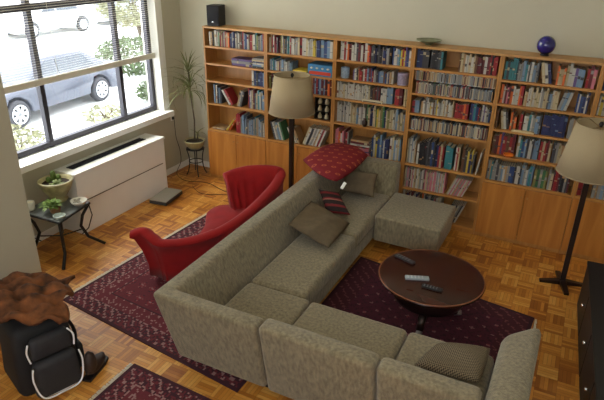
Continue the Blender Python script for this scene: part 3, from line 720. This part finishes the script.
lamp((4.588, -.62, 0), 'right floor lamp with beige shade on dark pole and cross base', 1.17, .195, .275, .45, radians(15))

# ---------------------------------------------------------------- black cabinet at right edge
cb = empty('black_cabinet', (4.80, -2.3, 0), 'low black cabinet with silver knobs along the right edge', 'cabinet', rz=radians(3.1))
CBL = 1.33
bm = B(); box(bm, .02, .50, -1.5, CBL, 0, .455); link('body', bm, BLACK, cb, bevel=.006)
bm = B(); box(bm, 0, .52, -1.52, CBL+.015, .455, .48); link('top', bm, BLACK, cb, bevel=.006)
for (y0, y1) in ((.80, 1.31), (.27, .78), (-.26, .25), (-.79, -.28)):
    bm = B(); box(bm, .004, .02, y0, y1, .04, .44); d = link('door', bm, mat('black_lacquer', (16, 14, 16), .55), cb, bevel=.003)
    bm = B(); tube(bm, [(.004, y0+.08, .30), (-.022, y0+.08, .30)], [.006, .014], 12); link('knob', bm, mat('chrome', (220, 220, 224), .2, metal=.9), d)
# ---------------------------------------------------------------- backpack, scarf, boot
bp = empty('backpack', (1.27, -3.85, 0), 'black backpack with white reflective stripes standing at bottom left', 'backpack', rz=radians(70))
NYL = mat('black_nylon', (20, 20, 24), .75, noise=.2, scale=30)
NYG = mat('dark_grey_nylon', (44, 44, 48), .7, noise=.2, scale=30)
REF = mat('reflective_tape', (250, 250, 255), .5)
# local: +x right, -y = front; front face towards the camera after rotation
def rbox(name, x0, x1, y0, y1, z0, z1, m, par, taper=.85, bev=.05, cut=3):
    bm = B(); cxm, cym = (x0+x1)/2, (y0+y1)/2
    hexa(bm, [(x0, y0, z0), (x1, y0, z0), (x1, y1, z0), (x0, y1, z0)]+[(cxm+(x-cxm)*taper, cym+(y-cym)*taper, z1) for x, y in ((x0, y0), (x1, y0), (x1, y1), (x0, y1))])
    return link(name, bm, m, par, bevel=bev, seg=4)
rbox('main_compartment', -.25, .21, -.10, .34, 0, .56, NYL, bp, .84, .07)
rbox('front_pocket', -.165, .165, -.20, -.09, .02, .32, NYG, bp, .9, .045)
rbox('upper_pocket', -.145, .145, -.165, -.075, .33, .50, NYG, bp, .9, .035)
rbox('side_pocket', .19, .245, -.06, .08, .03, .24, NYL, bp, .9, .02)
bm = B(); tube(bm, crv([(-.05, .02, .55), (-.04, .02, .572), (.04, .02, .572), (.05, .02, .55)], 5), .010, 6); link('handle', bm, NYL, bp)
def stripe(pts, w=.009):
    bm = B(); P = crv(pts, 8); tube(bm, P, w*.72, 6); return tag(link('reflective_stripe', bm, REF, bp), 'white reflective stripe')
stripe([(-.15, -.150, .49), (-.165, -.145, .42), (-.155, -.155, .34)]); stripe([(.12, -.155, .50), (.155, -.150, .43), (.145, -.160, .35)])
stripe([(-.16, -.19, .31), (-.172, -.195, .2), (-.13, -.205, .05), (0, -.206, .03), (.13, -.205, .05), (.172, -.195, .2), (.16, -.19, .31)])
stripe([(.21, -.09, .04), (.1, -.155, .008), (-.1, -.155, .008)], .007)
bm = B(); tube(bm, crv([(.165, -.03, .5), (.20, -.02, .4), (.215, 0, .3), (.205, .02, .2)], 5), .014, 6); link('strap', bm, NYL, bp)
SCF = mat('brown_orange_scarf', (118, 70, 36), .95, noise=.8, scale=11, lo=(26, 18, 14), bump=.6, bscale=16)
bm = B(); g = random.Random(9); Nx, Ny = 30, 26; vs = {}
for i in range(Nx+1):
    for j in range(Ny+1):
        u, v = i/Nx*2-1, j/Ny*2-1; r = math.hypot(u, v)
        x = u*.30*(1+.10*sin(7*v)); y = v*.26*(1+.08*sin(5*u+1))
        z = .075*(1-.5*r*r)+.022*sin(9*u+5*v)+.018*sin(13*v-6*u+1)+.008*g.random()
        vs[i, j] = bm.verts.new((x, y, z))
for i in range(Nx):
    for j in range(Ny): bm.faces.new((vs[i, j], vs[i+1, j], vs[i+1, j+1], vs[i, j+1]))
sc_ = link('scarf', bm, SCF, None, smooth=True, solid=.03); sc_.location = (1.07, -3.81, .612); sc_.rotation_euler = (radians(4), radians(8), radians(40))
tag(sc_, 'brown and orange scarf heaped on top of the black backpack', 'scarf')
hb = empty('red_hassock', (.52, -3.55, 0), 'dark red padded stool behind the backpack by the wall edge', 'stool')
bm = B(); lathe(bm, [(0, .0), (.20, .0), (.22, .04), (.22, .30), (.20, .37), (.14, .41), (0, .43)], n=32); link('cushion', bm, mat('dark_red_corduroy', (112, 26, 28), .9, noise=.3, scale=20), hb)
bt = empty('brown_boot', (1.475, -3.62, 0), 'dark brown boot on the parquet to the right of the backpack', 'boot', rz=radians(105))
BRL = mat('brown_leather', (58, 42, 36), .6, noise=.3, scale=25)
bm = B(); blob(bm, (0, 0, .06), (.12, .05, .048), 3, .04, 3); blob(bm, (-.065, 0, .12), (.055, .05, .10), 4, .05, 3); link('upper', bm, BRL, bt)
bm = B(); prism(bm, [(-.14, -.035), (-.05, -.04), (.06, -.045), (.13, -.03), (.145, 0), (.13, .03), (.06, .045), (-.05, .04), (-.14, .035)], 0, .022); link('sole', bm, BLACK, bt, bevel=.004)
bm = B()
for k in range(4): tube(bm, [(.0+k*.018-.03, -.03, .098-k*.004), (.0+k*.018-.03, .03, .098-k*.004)], .003, 5)
link('laces', bm, mat('tan_lace', (120, 100, 80), .8), bt)

# ---------------------------------------------------------------- bookcases
WC_, HC, DP = .905, 2.03, .27
ORD = ['leftmost', 'second', 'third', 'fourth', 'fifth', 'rightmost']
CLV = [[1.78, 1.567, 1.345, 1.045, .69], [1.78, 1.567, 1.345, 1.045, .69], [1.785, 1.572, 1.345, 1.05, .69],
       [1.79, 1.52, 1.295, 1.105, .70, .40, .06], [1.765, 1.52, 1.25, .965, .675], [1.765, 1.52, 1.25, .965, .675]]
cases = []; DOORS = [(0, 1), (0, 1), (0, 1), None, (0, 1), (0, 1)]
CL = ['light wood bookcase with doors, leftmost, holding the black speaker', 'light wood bookcase with doors behind the left floor lamp', 'light wood bookcase, third from left, behind the sofa corner',
      'light wood open bookcase without doors, under the green bowl', 'light wood bookcase with wide doors, under the blue glass globe', 'light wood bookcase at the right edge of the picture']
BT = .022
for c in range(6):
    x0 = c*WC_; t = empty('bookcase', (x0, 0, 0), CL[c], 'bookcase', 'light wood bookcases along the back wall'); wd = WC_-.002
    bm = B(); box(bm, 0, BT, 0, DP, 0, HC-BT); link('side_panel', bm, CASEW, t)
    bm = B(); box(bm, wd-BT, wd, 0, DP, 0, HC-BT); link('side_panel', bm, CASEW, t)
    bm = B(); box(bm, 0, wd, -.006, DP, HC-BT, HC); link('top', bm, wood('oak_top', (176, 128, 70), (192, 144, 84), (.12, 1, 1), 14), t)
    bm = B(); box(bm, BT, wd-BT, DP-.01, DP-.002, 0, HC-BT); link('back_panel', bm, CASEW, t)
    for z in CLV[c]:
        bm = B(); box(bm, BT, wd-BT, .002, DP-.01, z-.011, z+.011); link('shelf', bm, wood('oak_shelf', (176, 120, 58), (196, 142, 78), (.12, 1, 1), 14), t)
    bm = B(); box(bm, BT, wd-BT, .01, .03, 0, .05); link('plinth', bm, CASEW, t)
    if c != 3:
        dz = CLV[c][-1]-.012
        for k in (0, 1):
            a = .003+k*(wd/2); bm = B(); box(bm, a, a+wd/2-.006, -.018, -.001, .055, dz); d = link('door', bm, CASED, t, bevel=.002)
            kx = wd/2-.03 if k == 0 else wd/2+.03
            bm = B()
            for v in [1]: tube(bm, [(kx, -.018, dz-.09), (kx, -.028, dz-.09), (kx, -.040, dz-.09)], [.006, .006, .013], 12)
            link('knob', bm, CASEW, d)
    cases.append(t)

# ---- books
PAL = {
 'white': (184, 180, 170), 'cream': (180, 164, 130), 'red': (142, 32, 36), 'maroon': (96, 30, 36), 'orange': (206, 100, 40), 'yellow': (190, 164, 56), 'green': (58, 104, 66), 'olive': (122, 118, 66),
 'navy': (34, 42, 86), 'blue': (44, 66, 112), 'light blue': (110, 134, 158), 'teal': (52, 116, 124), 'purple': (92, 70, 120), 'pink': (190, 112, 124), 'black': (30, 28, 32), 'charcoal': (62, 60, 64),
 'grey': (134, 132, 128), 'brown': (100, 66, 42), 'tan': (166, 132, 92)}
BM = {k: mat('book_'+k.replace(' ', '_'), v, .55) for k, v in PAL.items()}
PAGES = mat('paper_pages', (214, 204, 176), .9)
MIX = ['white']*6+['cream']*3+['red']*4+['maroon']*2+['black']*4+['navy']*3+['blue']*2+['charcoal']*3+['grey']*3+['brown']*2+['tan']*2+['green', 'teal', 'purple', 'yellow', 'orange', 'light blue', 'olive', 'pink']
DARK = ['black']*3+['navy']*4+['charcoal']*3+['white']*2+['maroon', 'blue', 'grey', 'brown']
LIGHT = ['white']*7+['cream']*4+['grey']*2+['light blue', 'tan', 'yellow']
BLUES = ['navy']*4+['blue']*4+['charcoal', 'light blue', 'white']
REDS = ['red']*4+['maroon']*3+['white', 'brown', 'black', 'pink', 'orange']
MAGS = ['white']*4+['pink']*3+['cream']*3+['grey']*3+['tan', 'maroon', 'light blue']
CDS = ['white']*4+['grey']*5+['charcoal']*5+['black']*4+['light blue', 'red', 'tan', 'green']
GRB = ['grey']*4+['light blue']*4+['white']*3+['charcoal']*2+['tan', 'teal']
books = []       # dicts: case, row, x, z, rot, t, h, d, col, y
def book(c, row, x, t, h, d, col, ang=0, kind='book', flat=False, y=None, zoff=0):
    books.append(dict(c=c, row=row, x=x, t=t, h=h, d=d, col=col, ang=ang, kind=kind, flat=flat, y=y, zoff=zoff))
def row(c, r, specs):
    zl = CLV[c][r]+.011; ztop = (HC-BT if r == 0 else CLV[c][r-1]-.011); clear = ztop-zl-.006
    for s in specs:
        k = s[0]
        if k == 'u':                      # upright run: x0, x1, palette, hmin, hmax, tmin, tmax
            _, x0, x1, pal, h0, h1, t0, t1 = s[:8]; kind = s[8] if len(s) > 8 else 'book'; zo = s[9] if len(s) > 9 else 0
            x = x0; yb = s[10] if len(s) > 10 else None
            while True:
                t = rnd.uniform(t0*.82, t1*.86)
                if x+t > x1: break
                h = min(rnd.uniform(h0*.94, h1)*1.04, clear-zo); book(c, r, x, t-.0008, h, rnd.uniform(.13, .17) if kind == 'book' else .13, rnd.choice(pal), 0, kind, y=yb, zoff=zo); x += t
        elif k in 'LR':                   # leaning run: x0, list of colours, h, t, angle
            _, x0, cols, h, t, a = s; a = radians(a); h = min(h, (clear-.004-t*sin(a))/cos(a))
            if k == 'L':
                x = x0+h*sin(a)+.001
                for q in cols: book(c, r, x, t, h*rnd.uniform(.95, 1), .16, q, -a); x += (t+.0015)/cos(a)
            else:
                x = x0
                for q in cols: x += (t+.0015)/cos(a); book(c, r, x, t, h*rnd.uniform(.95, 1), .16, q, a)
        elif k == 'h':                    # flat stack: x0, width, list of (colour, thickness)
            _, x0, wd, st_ = s[:4]; z = 0
            for q, t in st_: book(c, r, x0+rnd.uniform(0, .01), t-.0006, wd*rnd.uniform(.9, 1), .17, q, 0, 'book', True, s[4] if len(s) > 4 else None, z); z += t
X0, X1 = .026, .872
def U(a, b, p, h0=.15, h1=.20, t0=.018, t1=.042, *e): return ('u', a, b, p, h0, h1, t0, t1, *e)
row(0, 0, [U(.07, X1, MIX, .17, .205, .016, .036)])
row(0, 1, [('h', .38, .30, [('purple', .03), ('grey', .03), ('purple', .025)]), ('h', .69, .17, [('charcoal', .02), ('light blue', .025), ('white', .018), ('navy', .02), ('cream', .018), ('grey', .02)])])
row(0, 2, [U(.68, X1, BLUES+['tan'], .15, .19, .02, .035)])
row(0, 3, [U(.09, .21, GRB, .20, .24, .016, .028), ('L', .212, ['white', 'red'], .22, .03, 32), ('R', .44, ['tan', 'grey', 'charcoal'], .22, .022, 16), U(.62, X1, MIX+GRB, .19, .25, .016, .032)])
row(0, 4, [('h', .04, .2, [('white', .012), ('tan', .012)]), ('R', .26, ['yellow', 'orange'], .20, .02, 35), U(.43, .50, ['red', 'orange'], .24, .27, .02, .03), U(.50, X1, GRB, .18, .25, .012, .026)])
row(1, 0, [U(.03, .30, MIX, .17, .20, .014, .034), U(.30, .66, LIGHT+['red', 'yellow', 'charcoal'], .18, .205, .016, .036), U(.66, X1, BLUES, .18, .2, .04, .06)])
row(1, 1, [U(.03, .36, GRB+['maroon', 'cream'], .11, .15, .014, .03)])
row(1, 2, [U(.03, .30, MIX, .13, .18, .016, .03), U(.62, X1, REDS+['white', 'orange', 'light blue', 'navy'], .17, .21, .02, .034)])
row(1, 3, [U(.03, .4, MIX, .16, .22, .016, .03)])
row(1, 4, [('L', .03, ['charcoal', 'white', 'grey', 'light blue', 'white', 'green'], .24, .022, 17), ('L', .27, ['white', 'olive', 'white', 'cream', 'tan'], .2, .02, 24), ('R', .49, ['cream', 'white', 'charcoal', 'white', 'grey', 'white', 'tan', 'white', 'red', 'white'], .25, .021, 22)])
row(2, 0, [U(.05, .42, ['white']*3+['red']*2+['charcoal', 'maroon', 'orange', 'black'], .17, .205, .02, .036), U(.42, .66, DARK, .15, .2, .016, .034), U(.66, X1, MIX+['yellow', 'tan'], .15, .2, .014, .03)])
row(2, 1, [U(.22, .70, MIX+['maroon', 'cream', 'tan'], .11, .15, .016, .03)])
row(2, 2, [U(.03, .44, ['white']*6+['cream']*2, .15, .19, .014, .028), U(.44, .56, ['brown', 'charcoal', 'maroon'], .15, .19, .018, .03), U(.56, .72, ['white', 'light blue', 'white'], .17, .2, .02, .034), U(.73, .83, ['red', 'maroon'], .18, .2, .024, .036), U(.83, X1, ['cream'], .18, .2, .014, .02)])
row(2, 3, [U(.03, .40, LIGHT+['grey', 'blue', 'orange'], .2, .25, .014, .028), U(.40, .68, ['yellow']*2+['olive', 'white', 'green', 'cream', 'navy'], .2, .255, .016, .03), U(.68, X1, LIGHT+['charcoal'], .18, .25, .014, .03)])
row(2, 4, [U(.03, .22, REDS+['grey'], .22, .28, .016, .03), U(.5, .72, BLUES+['yellow', 'charcoal'], .22, .28, .018, .036), U(.72, X1, LIGHT, .24, .3, .016, .03), ('h', .23, .25, [('pink', .03), ('purple', .02), ('pink', .035), ('red', .02), ('white', .018), ('maroon', .03), ('tan', .02)])])
row(3, 0, [U(.03, .18, ['navy', 'charcoal', 'navy', 'blue'], .18, .21, .026, .044), U(.18, .31, ['charcoal', 'teal', 'black'], .17, .2, .018, .03), U(.48, .64, LIGHT+['red', 'brown'], .16, .2, .018, .032), U(.64, X1, REDS+['charcoal', 'cream', 'black'], .16, .21, .016, .034)])
row(3, 1, [U(X0+.03, X1, CDS, .115, .125, .011, .02, 'disc_case', 0, .02), U(X0, X1, ['white', 'cream', 'grey', 'red', 'white', 'light blue', 'tan'], .10, .115, .014, .028, 'disc_case', .1315, .05)])
row(3, 2, [U(.03, .12, ['light blue', 'red', 'white'], .13, .17, .026, .04), U(.13, .50, LIGHT+['brown', 'charcoal'], .13, .18, .014, .028), U(.50, .66, ['orange', 'red', 'maroon', 'yellow', 'red'], .15, .185, .02, .034), U(.66, X1, MIX+['pink', 'purple', 'teal'], .13, .18, .014, .03)])
row(3, 3, [U(X0+.01, X1, CDS, .12, .14, .012, .022, 'disc_case', 0, .02)])
row(3, 4, [U(.03, .14, LIGHT+['purple', 'light blue', 'charcoal'], .26, .32, .012, .024), U(.14, .38, DARK+['white'], .24, .31, .014, .03), U(.38, .46, ['red', 'cream', 'tan'], .24, .27, .02, .03), U(.46, .57, ['teal'], .25, .27, .05, .054), U(.57, .64, ['cream', 'white', 'red'], .25, .27, .018, .024), U(.65, .80, ['yellow', 'charcoal', 'black', 'navy', 'brown'], .22, .27, .018, .034), ('R', .805, ['white'], .26, .014, 7)])
row(3, 5, [U(.03, .5, MAGS, .22, .25, .008, .018), ('R', .52, ['cream', 'white', 'pink', 'white', 'tan', 'pink', 'grey', 'pink', 'white', 'cream', 'pink', 'white'], .23, .013, 21)])
row(3, 6, [U(.03, .5, MIX+LIGHT, .24, .29, .012, .024), ('R', .52, ['charcoal', 'grey', 'white', 'charcoal', 'white', 'grey', 'charcoal', 'white'], .25, .016, 20)])
row(4, 0, [U(.03, .15, ['teal', 'charcoal', 'teal', 'navy'], .18, .215, .022, .036), U(.15, .36, GRB+['charcoal', 'olive'], .17, .21, .014, .03), ('L', .36, ['cream', 'white', 'navy'], .20, .026, 12), U(.52, .60, ['tan', 'orange', 'cream'], .15, .18, .018, .03), U(.60, .78, LIGHT+['purple', 'light blue', 'orange'], .17, .21, .022, .038), U(.78, X1, REDS, .17, .21, .02, .034)])
row(4, 1, [U(.03, .26, REDS+['charcoal', 'orange', 'white'], .16, .2, .014, .032), U(.26, .58, LIGHT+['charcoal', 'brown', 'maroon'], .15, .2, .016, .03), ('R', .58, ['grey', 'light blue', 'white'], .19, .026, 12), U(.74, X1, BLUES+['pink', 'white', 'tan'], .16, .2, .016, .03)])
row(4, 2, [U(.03, .06, ['brown'], .18, .19, .016, .02), ('L', .062, ['cream', 'white', 'charcoal'], .19, .022, 10), U(.17, .25, ['brown', 'orange'], .15, .19, .018, .03), U(.26, .30, ['red'], .18, .2, .03, .036), U(.30, .48, GRB+['teal', 'blue'], .16, .2, .018, .03), U(.48, .72, ['navy']*4+['blue'], .2, .22, .03, .044), U(.72, X1, GRB+['pink'], .18, .21, .02, .034)])
row(4, 3, [U(.03, .28, ['maroon', 'red', 'purple', 'red', 'brown', 'orange'], .19, .24, .016, .034), U(.28, .5, GRB+['blue', 'charcoal'], .18, .22, .014, .03), U(.5, .62, ['red', 'pink', 'maroon', 'cream'], .2, .23, .022, .032), U(.62, X1, LIGHT+['charcoal', 'black'], .19, .23, .016, .03)])
row(4, 4, [U(X0, .3, GRB+['charcoal', 'blue'], .18, .24, .016, .03), U(.3, .5, GRB+['olive', 'navy'], .18, .23, .016, .03), U(.5, .64, ['olive', 'green', 'grey', 'cream'], .18, .22, .022, .036), U(.64, X1, MIX, .18, .24, .018, .034)])
row(5, 0, [U(.03, .8, MIX, .16, .2, .016, .034)]); row(5, 1, [U(.03, .4, LIGHT, .16, .2, .016, .034), ('h', .45, .2, [('white', .03), ('red', .02), ('cream', .03)])])
row(5, 2, [('h', .03, .2, [('cream', .03), ('white', .03), ('tan', .025)]), U(.3, .8, MIX, .16, .2, .016, .034)])
row(5, 3, [U(.05, .7, MIX, .16, .2, .016, .034)]); row(5, 4, [U(X0, .12, ['red', 'red'], .2, .24, .04, .045), U(.16, .8, GRB, .18, .24, .016, .034)])

def add_book(bm, b, slot, M):
    """cover boards, spine, page block and a title band; spine towards -y"""
    t, h, d = b['t'], b['h'], b['d']; k = .0022; g = random.Random(int(b['x']*9999)+b['row'])
    mi, pg, bd = slot(b['col']), slot('pages'), slot(b['band'])
    n0 = len(bm.verts); bm.verts.ensure_lookup_table()
    if b['kind'] == 'disc_case':
        box(bm, 0, t, 0, d, 0, h, mi); box(bm, t*.15, t*.85, -.0006, 0, h*.1, h*.9, bd)
    else:
        box(bm, 0, k, 0, d, 0, h, mi); box(bm, t-k, t, 0, d, 0, h, mi); box(bm, k, t-k, 0, k, 0, h, mi)
        box(bm, k, t-k, k, d-.004, .003, h-.003, pg)
        z0 = h*b['bz']; box(bm, k*.5, t-k*.5, -.0007, 0, z0, z0+h*b['bh'], bd)
    bm.verts.ensure_lookup_table()
    if M is not None: bmesh.ops.transform(bm, matrix=M, verts=bm.verts[n0:])
def book_matrix(b):
    c = b['c']; zl = CLV[c][b['row']]+.0112+b['zoff']; y = b['y'] if b['y'] is not None else rnd.uniform(.03, .05)+(.03 if (c, b['row']) in ((4, 3), (2, 3)) else 0)
    M = Matrix.Translation((c*WC_+b['x'], y, zl))
    if b['flat']:      # lies down, spine to the front: thickness up, height along x
        return M @ Matrix.Translation((0, 0, b['t'])) @ Matrix.Rotation(radians(90), 4, 'Y')
    if b['ang']:
        M = M @ Matrix.Translation((0, 0, .0005))
        if b['ang'] > 0: return M @ Matrix.Rotation(b['ang'], 4, 'Y') @ Matrix.Translation((-b['t'], 0, 0))
        return M @ Matrix.Rotation(b['ang'], 4, 'Y')
    return M
BANDS = {'white': ['charcoal', 'grey', 'tan', 'cream', 'maroon'], 'cream': ['brown', 'tan', 'olive'], 'black': ['grey', 'maroon', 'tan'], 'navy': ['grey', 'tan', 'light blue'], 'red': ['cream', 'tan', 'black']}
for b in books:
    b['band'] = rnd.choice(BANDS.get(b['col'], ['cream', 'grey', 'charcoal'])); b['bz'] = rnd.uniform(.2, .8); b['bh'] = rnd.choice((.03, .05, .08, .16)); b['M'] = book_matrix(b)
# what the camera can see of each book decides which ones are built as single objects
bpy.context.view_layer.update(); dg = bpy.context.evaluated_depsgraph_get()
def seen(b):
    k = 0
    pts = [(b['t']/2, -.004, b['h']*f) for f in (.15, .5, .85)]
    for p in pts:
        q = b['M'] @ Vector(p); v = q-CAMP; hit, loc, *_ = SC.ray_cast(dg, CAMP, v.normalized(), distance=v.length-.012)
        dd = M3.transposed() @ v; sx = 302+FPX*dd.x/-dd.z; sy = 200-FPX*dd.y/-dd.z
        if not hit and 0 < sx < 604 and 0 < sy < 400: k += 1
    dist = (b['M'].translation-CAMP).length
    return k/3*b['t']*b['h']/dist**2
for b in books: b['area'] = seen(b)
real = sorted([b for b in books if b['kind'] == 'book' and b['area'] > 0], key=lambda b: -b['area'])
single = set(id(b) for b in real[:296]); discs = [b for b in books if b['kind'] == 'disc_case']
for b in sorted([b for b in discs if b['area'] > 0], key=lambda b: -b['area'])[:296]: single.add(id(b))
bulk = []
from collections import defaultdict
rows = defaultdict(list)
for b in books: rows[b['c'], b['row']].append(b)
NUM = ['first', 'second', 'third', 'fourth', 'fifth', 'sixth', 'seventh']
def nth(n): return f"{n}{'th' if 10 <= n % 100 <= 20 else {1: 'st', 2: 'nd', 3: 'rd'}.get(n % 10, 'th')}"
SH = ['top', 'second', 'third', 'fourth', 'fifth', 'sixth', 'bottom']
for (c, r), L in rows.items():
    up_, fl = [b for b in L if not b['flat'] and b['zoff'] == 0], [b for b in L if b['flat']]; hi = [b for b in L if not b['flat'] and b['zoff'] > 0]
    for lst, how in ((up_, ''), (hi, 'upper '), (fl, 'flat ')):
        lst.sort(key=lambda b: (b['x'] if not b['flat'] else round(b['x'], 1)*10-b['zoff']))
        for i, b in enumerate(lst):
            if id(b) not in single: bulk.append(b); continue
            disc = b['kind'] == 'disc_case'; noun = 'disc case' if disc else 'book'
            size = 'thick ' if b['t'] > .034 and not disc else ('thin ' if b['t'] < .017 and not disc else '')
            if b['ang']: size = 'leaning '
            if how == 'flat ': lab = f"{b['col']} book lying flat, {nth(i+1)} of those on {SH[r]} shelf, {ORD[c]} bookcase"
            else: lab = f"{size}{b['col']} {noun}, {nth(i+1)} from left{' in upper tier' if how == 'upper ' else ''} on {SH[r]} shelf of {ORD[c]} bookcase"
            slots = []
            def slot(k):
                if k not in slots: slots.append(k)
                return slots.index(k)
            bm = B(); add_book(bm, b, slot, None); me_name = noun.replace(' ', '_')
            o = link(me_name, bm, [PAGES if k == 'pages' else BM[k] for k in slots]); o.matrix_world = b['M']
            tag(o, lab, noun, ('disc cases' if disc else 'books')+f" on the {SH[r]} shelf of the {ORD[c]} bookcase")
if bulk:
    bm = B(); slots = []
    def slot(k):
        if k not in slots: slots.append(k)
        return slots.index(k)
    for b in bulk: add_book(bm, b, slot, b['M'])
    tag(link('books', bm, [PAGES if k == 'pages' else BM[k] for k in slots]), 'remaining small and half-hidden books filling the six bookcases', 'books', kind='stuff')

# ---- other things on and in the bookcases
def thing_box(name, label, cat, c, r, x0, x1, y0, y1, h, m, band=None, zo=0):
    z = CLV[c][r]+.0115+zo; t = empty(name, (c*WC_+(x0+x1)/2, (y0+y1)/2, z), label, cat); a, b = (x1-x0)/2, (y1-y0)/2
    bm = B(); box(bm, -a, a, -b, b, 0, h); link('carton', bm, m, t, bevel=.002)
    if band:
        bm = B(); box(bm, -a*.9, a*.9, -b-.001, -b, h*.12, h*.42); link('printed_panel', bm, band, t)
        bm = B()
        for i in range(4): blob(bm, (-a*.7+i*a*.45, -b-.001, h*.7), (a*.13, .0015, h*.10), i, .1, 1)
        link('printed_motif', bm, mat('pale_print', (214, 206, 180), .6), t)
    return t
thing_box('board_game_box', 'blue and red board game box on the second shelf of second bookcase', 'box', 1, 1, .56, .87, .02, .24, .13, mat('box_blue', (58, 124, 170), .5), mat('box_red', (200, 66, 40), .5))
thing_box('yellow_game_box', 'flat yellow box beside the blue and red board game box', 'box', 1, 1, .37, .55, .0, .2, .045, mat('box_yellow', (216, 190, 50), .5), mat('box_ink', (110, 80, 40), .6))
thing_box('long_white_box', 'long white and gold box in front of books, third bookcase', 'box', 2, 2, .36, .60, -.001, .028, .03, mat('box_white', (216, 206, 180), .5), mat('box_dark', (60, 36, 24), .5))
def fig(name, label, cat, c, r, x, y, m, prof, part='body'):
    t = empty(name, (c*WC_+x, y, CLV[c][r]+.0115), label, cat); bm = B(); lathe(bm, prof, n=24); link(part, bm, m, t); return t
wr = empty('wine_rack', (1*WC_+.75, .13, CLV[1][3]+.0115), 'dark wooden rack holding small pale bottles, fourth shelf behind the lamp', 'rack')
bm = B(); box(bm, -.10, -.09, -.09, .09, 0, .26); box(bm, .09, .10, -.09, .09, 0, .26); box(bm, -.10, .10, -.09, .09, .26, .27); box(bm, -.10, .10, .08, .09, 0, .26); link('frame', bm, DK2, wr)
bm = B()
for i in range(3): box(bm, -.09, .09, -.085, .08, .0+i*.09, .006+i*.09)
link('shelf', bm, DK2, wr)
for i in range(3):
    for j in range(2):
        bm = B(); lathe(bm, [(0, 0), (.024, 0), (.026, .02), (.02, .045), (.012, .055), (.013, .065), (0, .066)], (wr.location.x-.045+j*.09, .08, wr.location.z+.0065+i*.09), n=14)
        tag(link('spice_jar', bm, mat('cream_glaze', (200, 186, 150), .4)), f"small cream jar, {['lower', 'middle', 'upper'][i]} {['left', 'right'][j]} in the dark rack on fourth shelf", 'jar', 'cream jars in the dark rack')
fig('dark_vase', 'small dark brown vase standing before books, fourth shelf, third bookcase', 'vase', 2, 3, .40, .0, mat('dark_brown_glaze', (50, 30, 22), .3), [(0, 0), (.022, 0), (.034, .03), (.034, .06), (.016, .08), (.02, .095), (.012, .095), (0, .08)]).location.y = .022
fig('photo_mug', 'pale blue patterned mug at left end of second shelf, third bookcase', 'mug', 2, 1, .10, .09, mat('pale_blue_glaze', (150, 168, 186), .4, noise=.4, scale=60), [(0, 0), (.045, 0), (.05, .01), (.05, .12), (.044, .12), (.044, .02), (0, .015)])
fig('round_tin', 'round lilac tin at right end of second shelf, third bookcase', 'tin', 2, 1, .79, .09, mat('lilac_tin', (156, 148, 172), .4, noise=.4, scale=50), [(0, 0), (.06, 0), (.062, .01), (.062, .11), (.064, .112), (.064, .13), (0, .135)])
fig('orange_bowl', 'small orange bowl in front of books, fourth shelf of fifth bookcase', 'bowl', 4, 3, .215, .0, mat('orange_glaze', (224, 116, 30), .35), [(0, .004), (.02, .004), (.045, .022), (.055, .04), (.05, .04), (.035, .02), (0, .012)]).location.y = .0
fo = thing_box('flat_paperback_box', 'long cream flat box lying before books, third shelf of fifth bookcase', 'box', 4, 2, .20, .42, -.001, .028, .022, mat('cream_card', (204, 184, 140), .6))
# on top of the bookcases
spk = empty('loudspeaker', (.116, .14, HC+.0005), 'small black loudspeaker standing on top of the leftmost bookcase', 'speaker', rz=radians(8))
bm = B(); box(bm, -.085, .085, -.09, .09, 0, .245); link('cabinet', bm, BLACK, spk, bevel=.006)
bm = B(); box(bm, -.076, .076, -.098, -.090, .03, .237); link('grille', bm, mat('speaker_cloth', (30, 30, 36), .9, bump=.4, bscale=200), spk, bevel=.003)
bm = B(); box(bm, -.012, .012, -.1, -.098, .045, .055); link('badge', bm, mat('chrome', (220, 220, 224), .2), spk)
gb = empty('green_bowl', (2.83, .13, HC+.0005), 'shallow green bowl on a foot, on top of the bookcases', 'bowl')
bm = B(); lathe(bm, [(0, 0), (.035, 0), (.03, .012), (.06, .02), (.13, .048), (.135, .054), (.125, .054), (.055, .03), (0, .024)], n=36); link('bowl', bm, mat('green_grey_glaze', (124, 130, 100), .4, noise=.3, scale=18), gb)
gl_ = empty('blue_globe', (3.985, .13, HC+.0005), 'round cobalt blue glass globe on top of the bookcases', 'ornament')
bm = B(); lathe(bm, [(0, .012)]+[(.088*sin(pi*k/16), .088+.012-.088*cos(pi*k/16)) for k in range(1, 16)]+[(0, .188)], n=36); link('sphere', bm, mat('cobalt_glass', (30, 24, 110), .12, coat=.6), gl_)
bm = B(); lathe(bm, [(0, 0), (.04, 0), (.042, .008), (.03, .02), (0, .02)], n=24); link('stand', bm, BLACK, gl_)
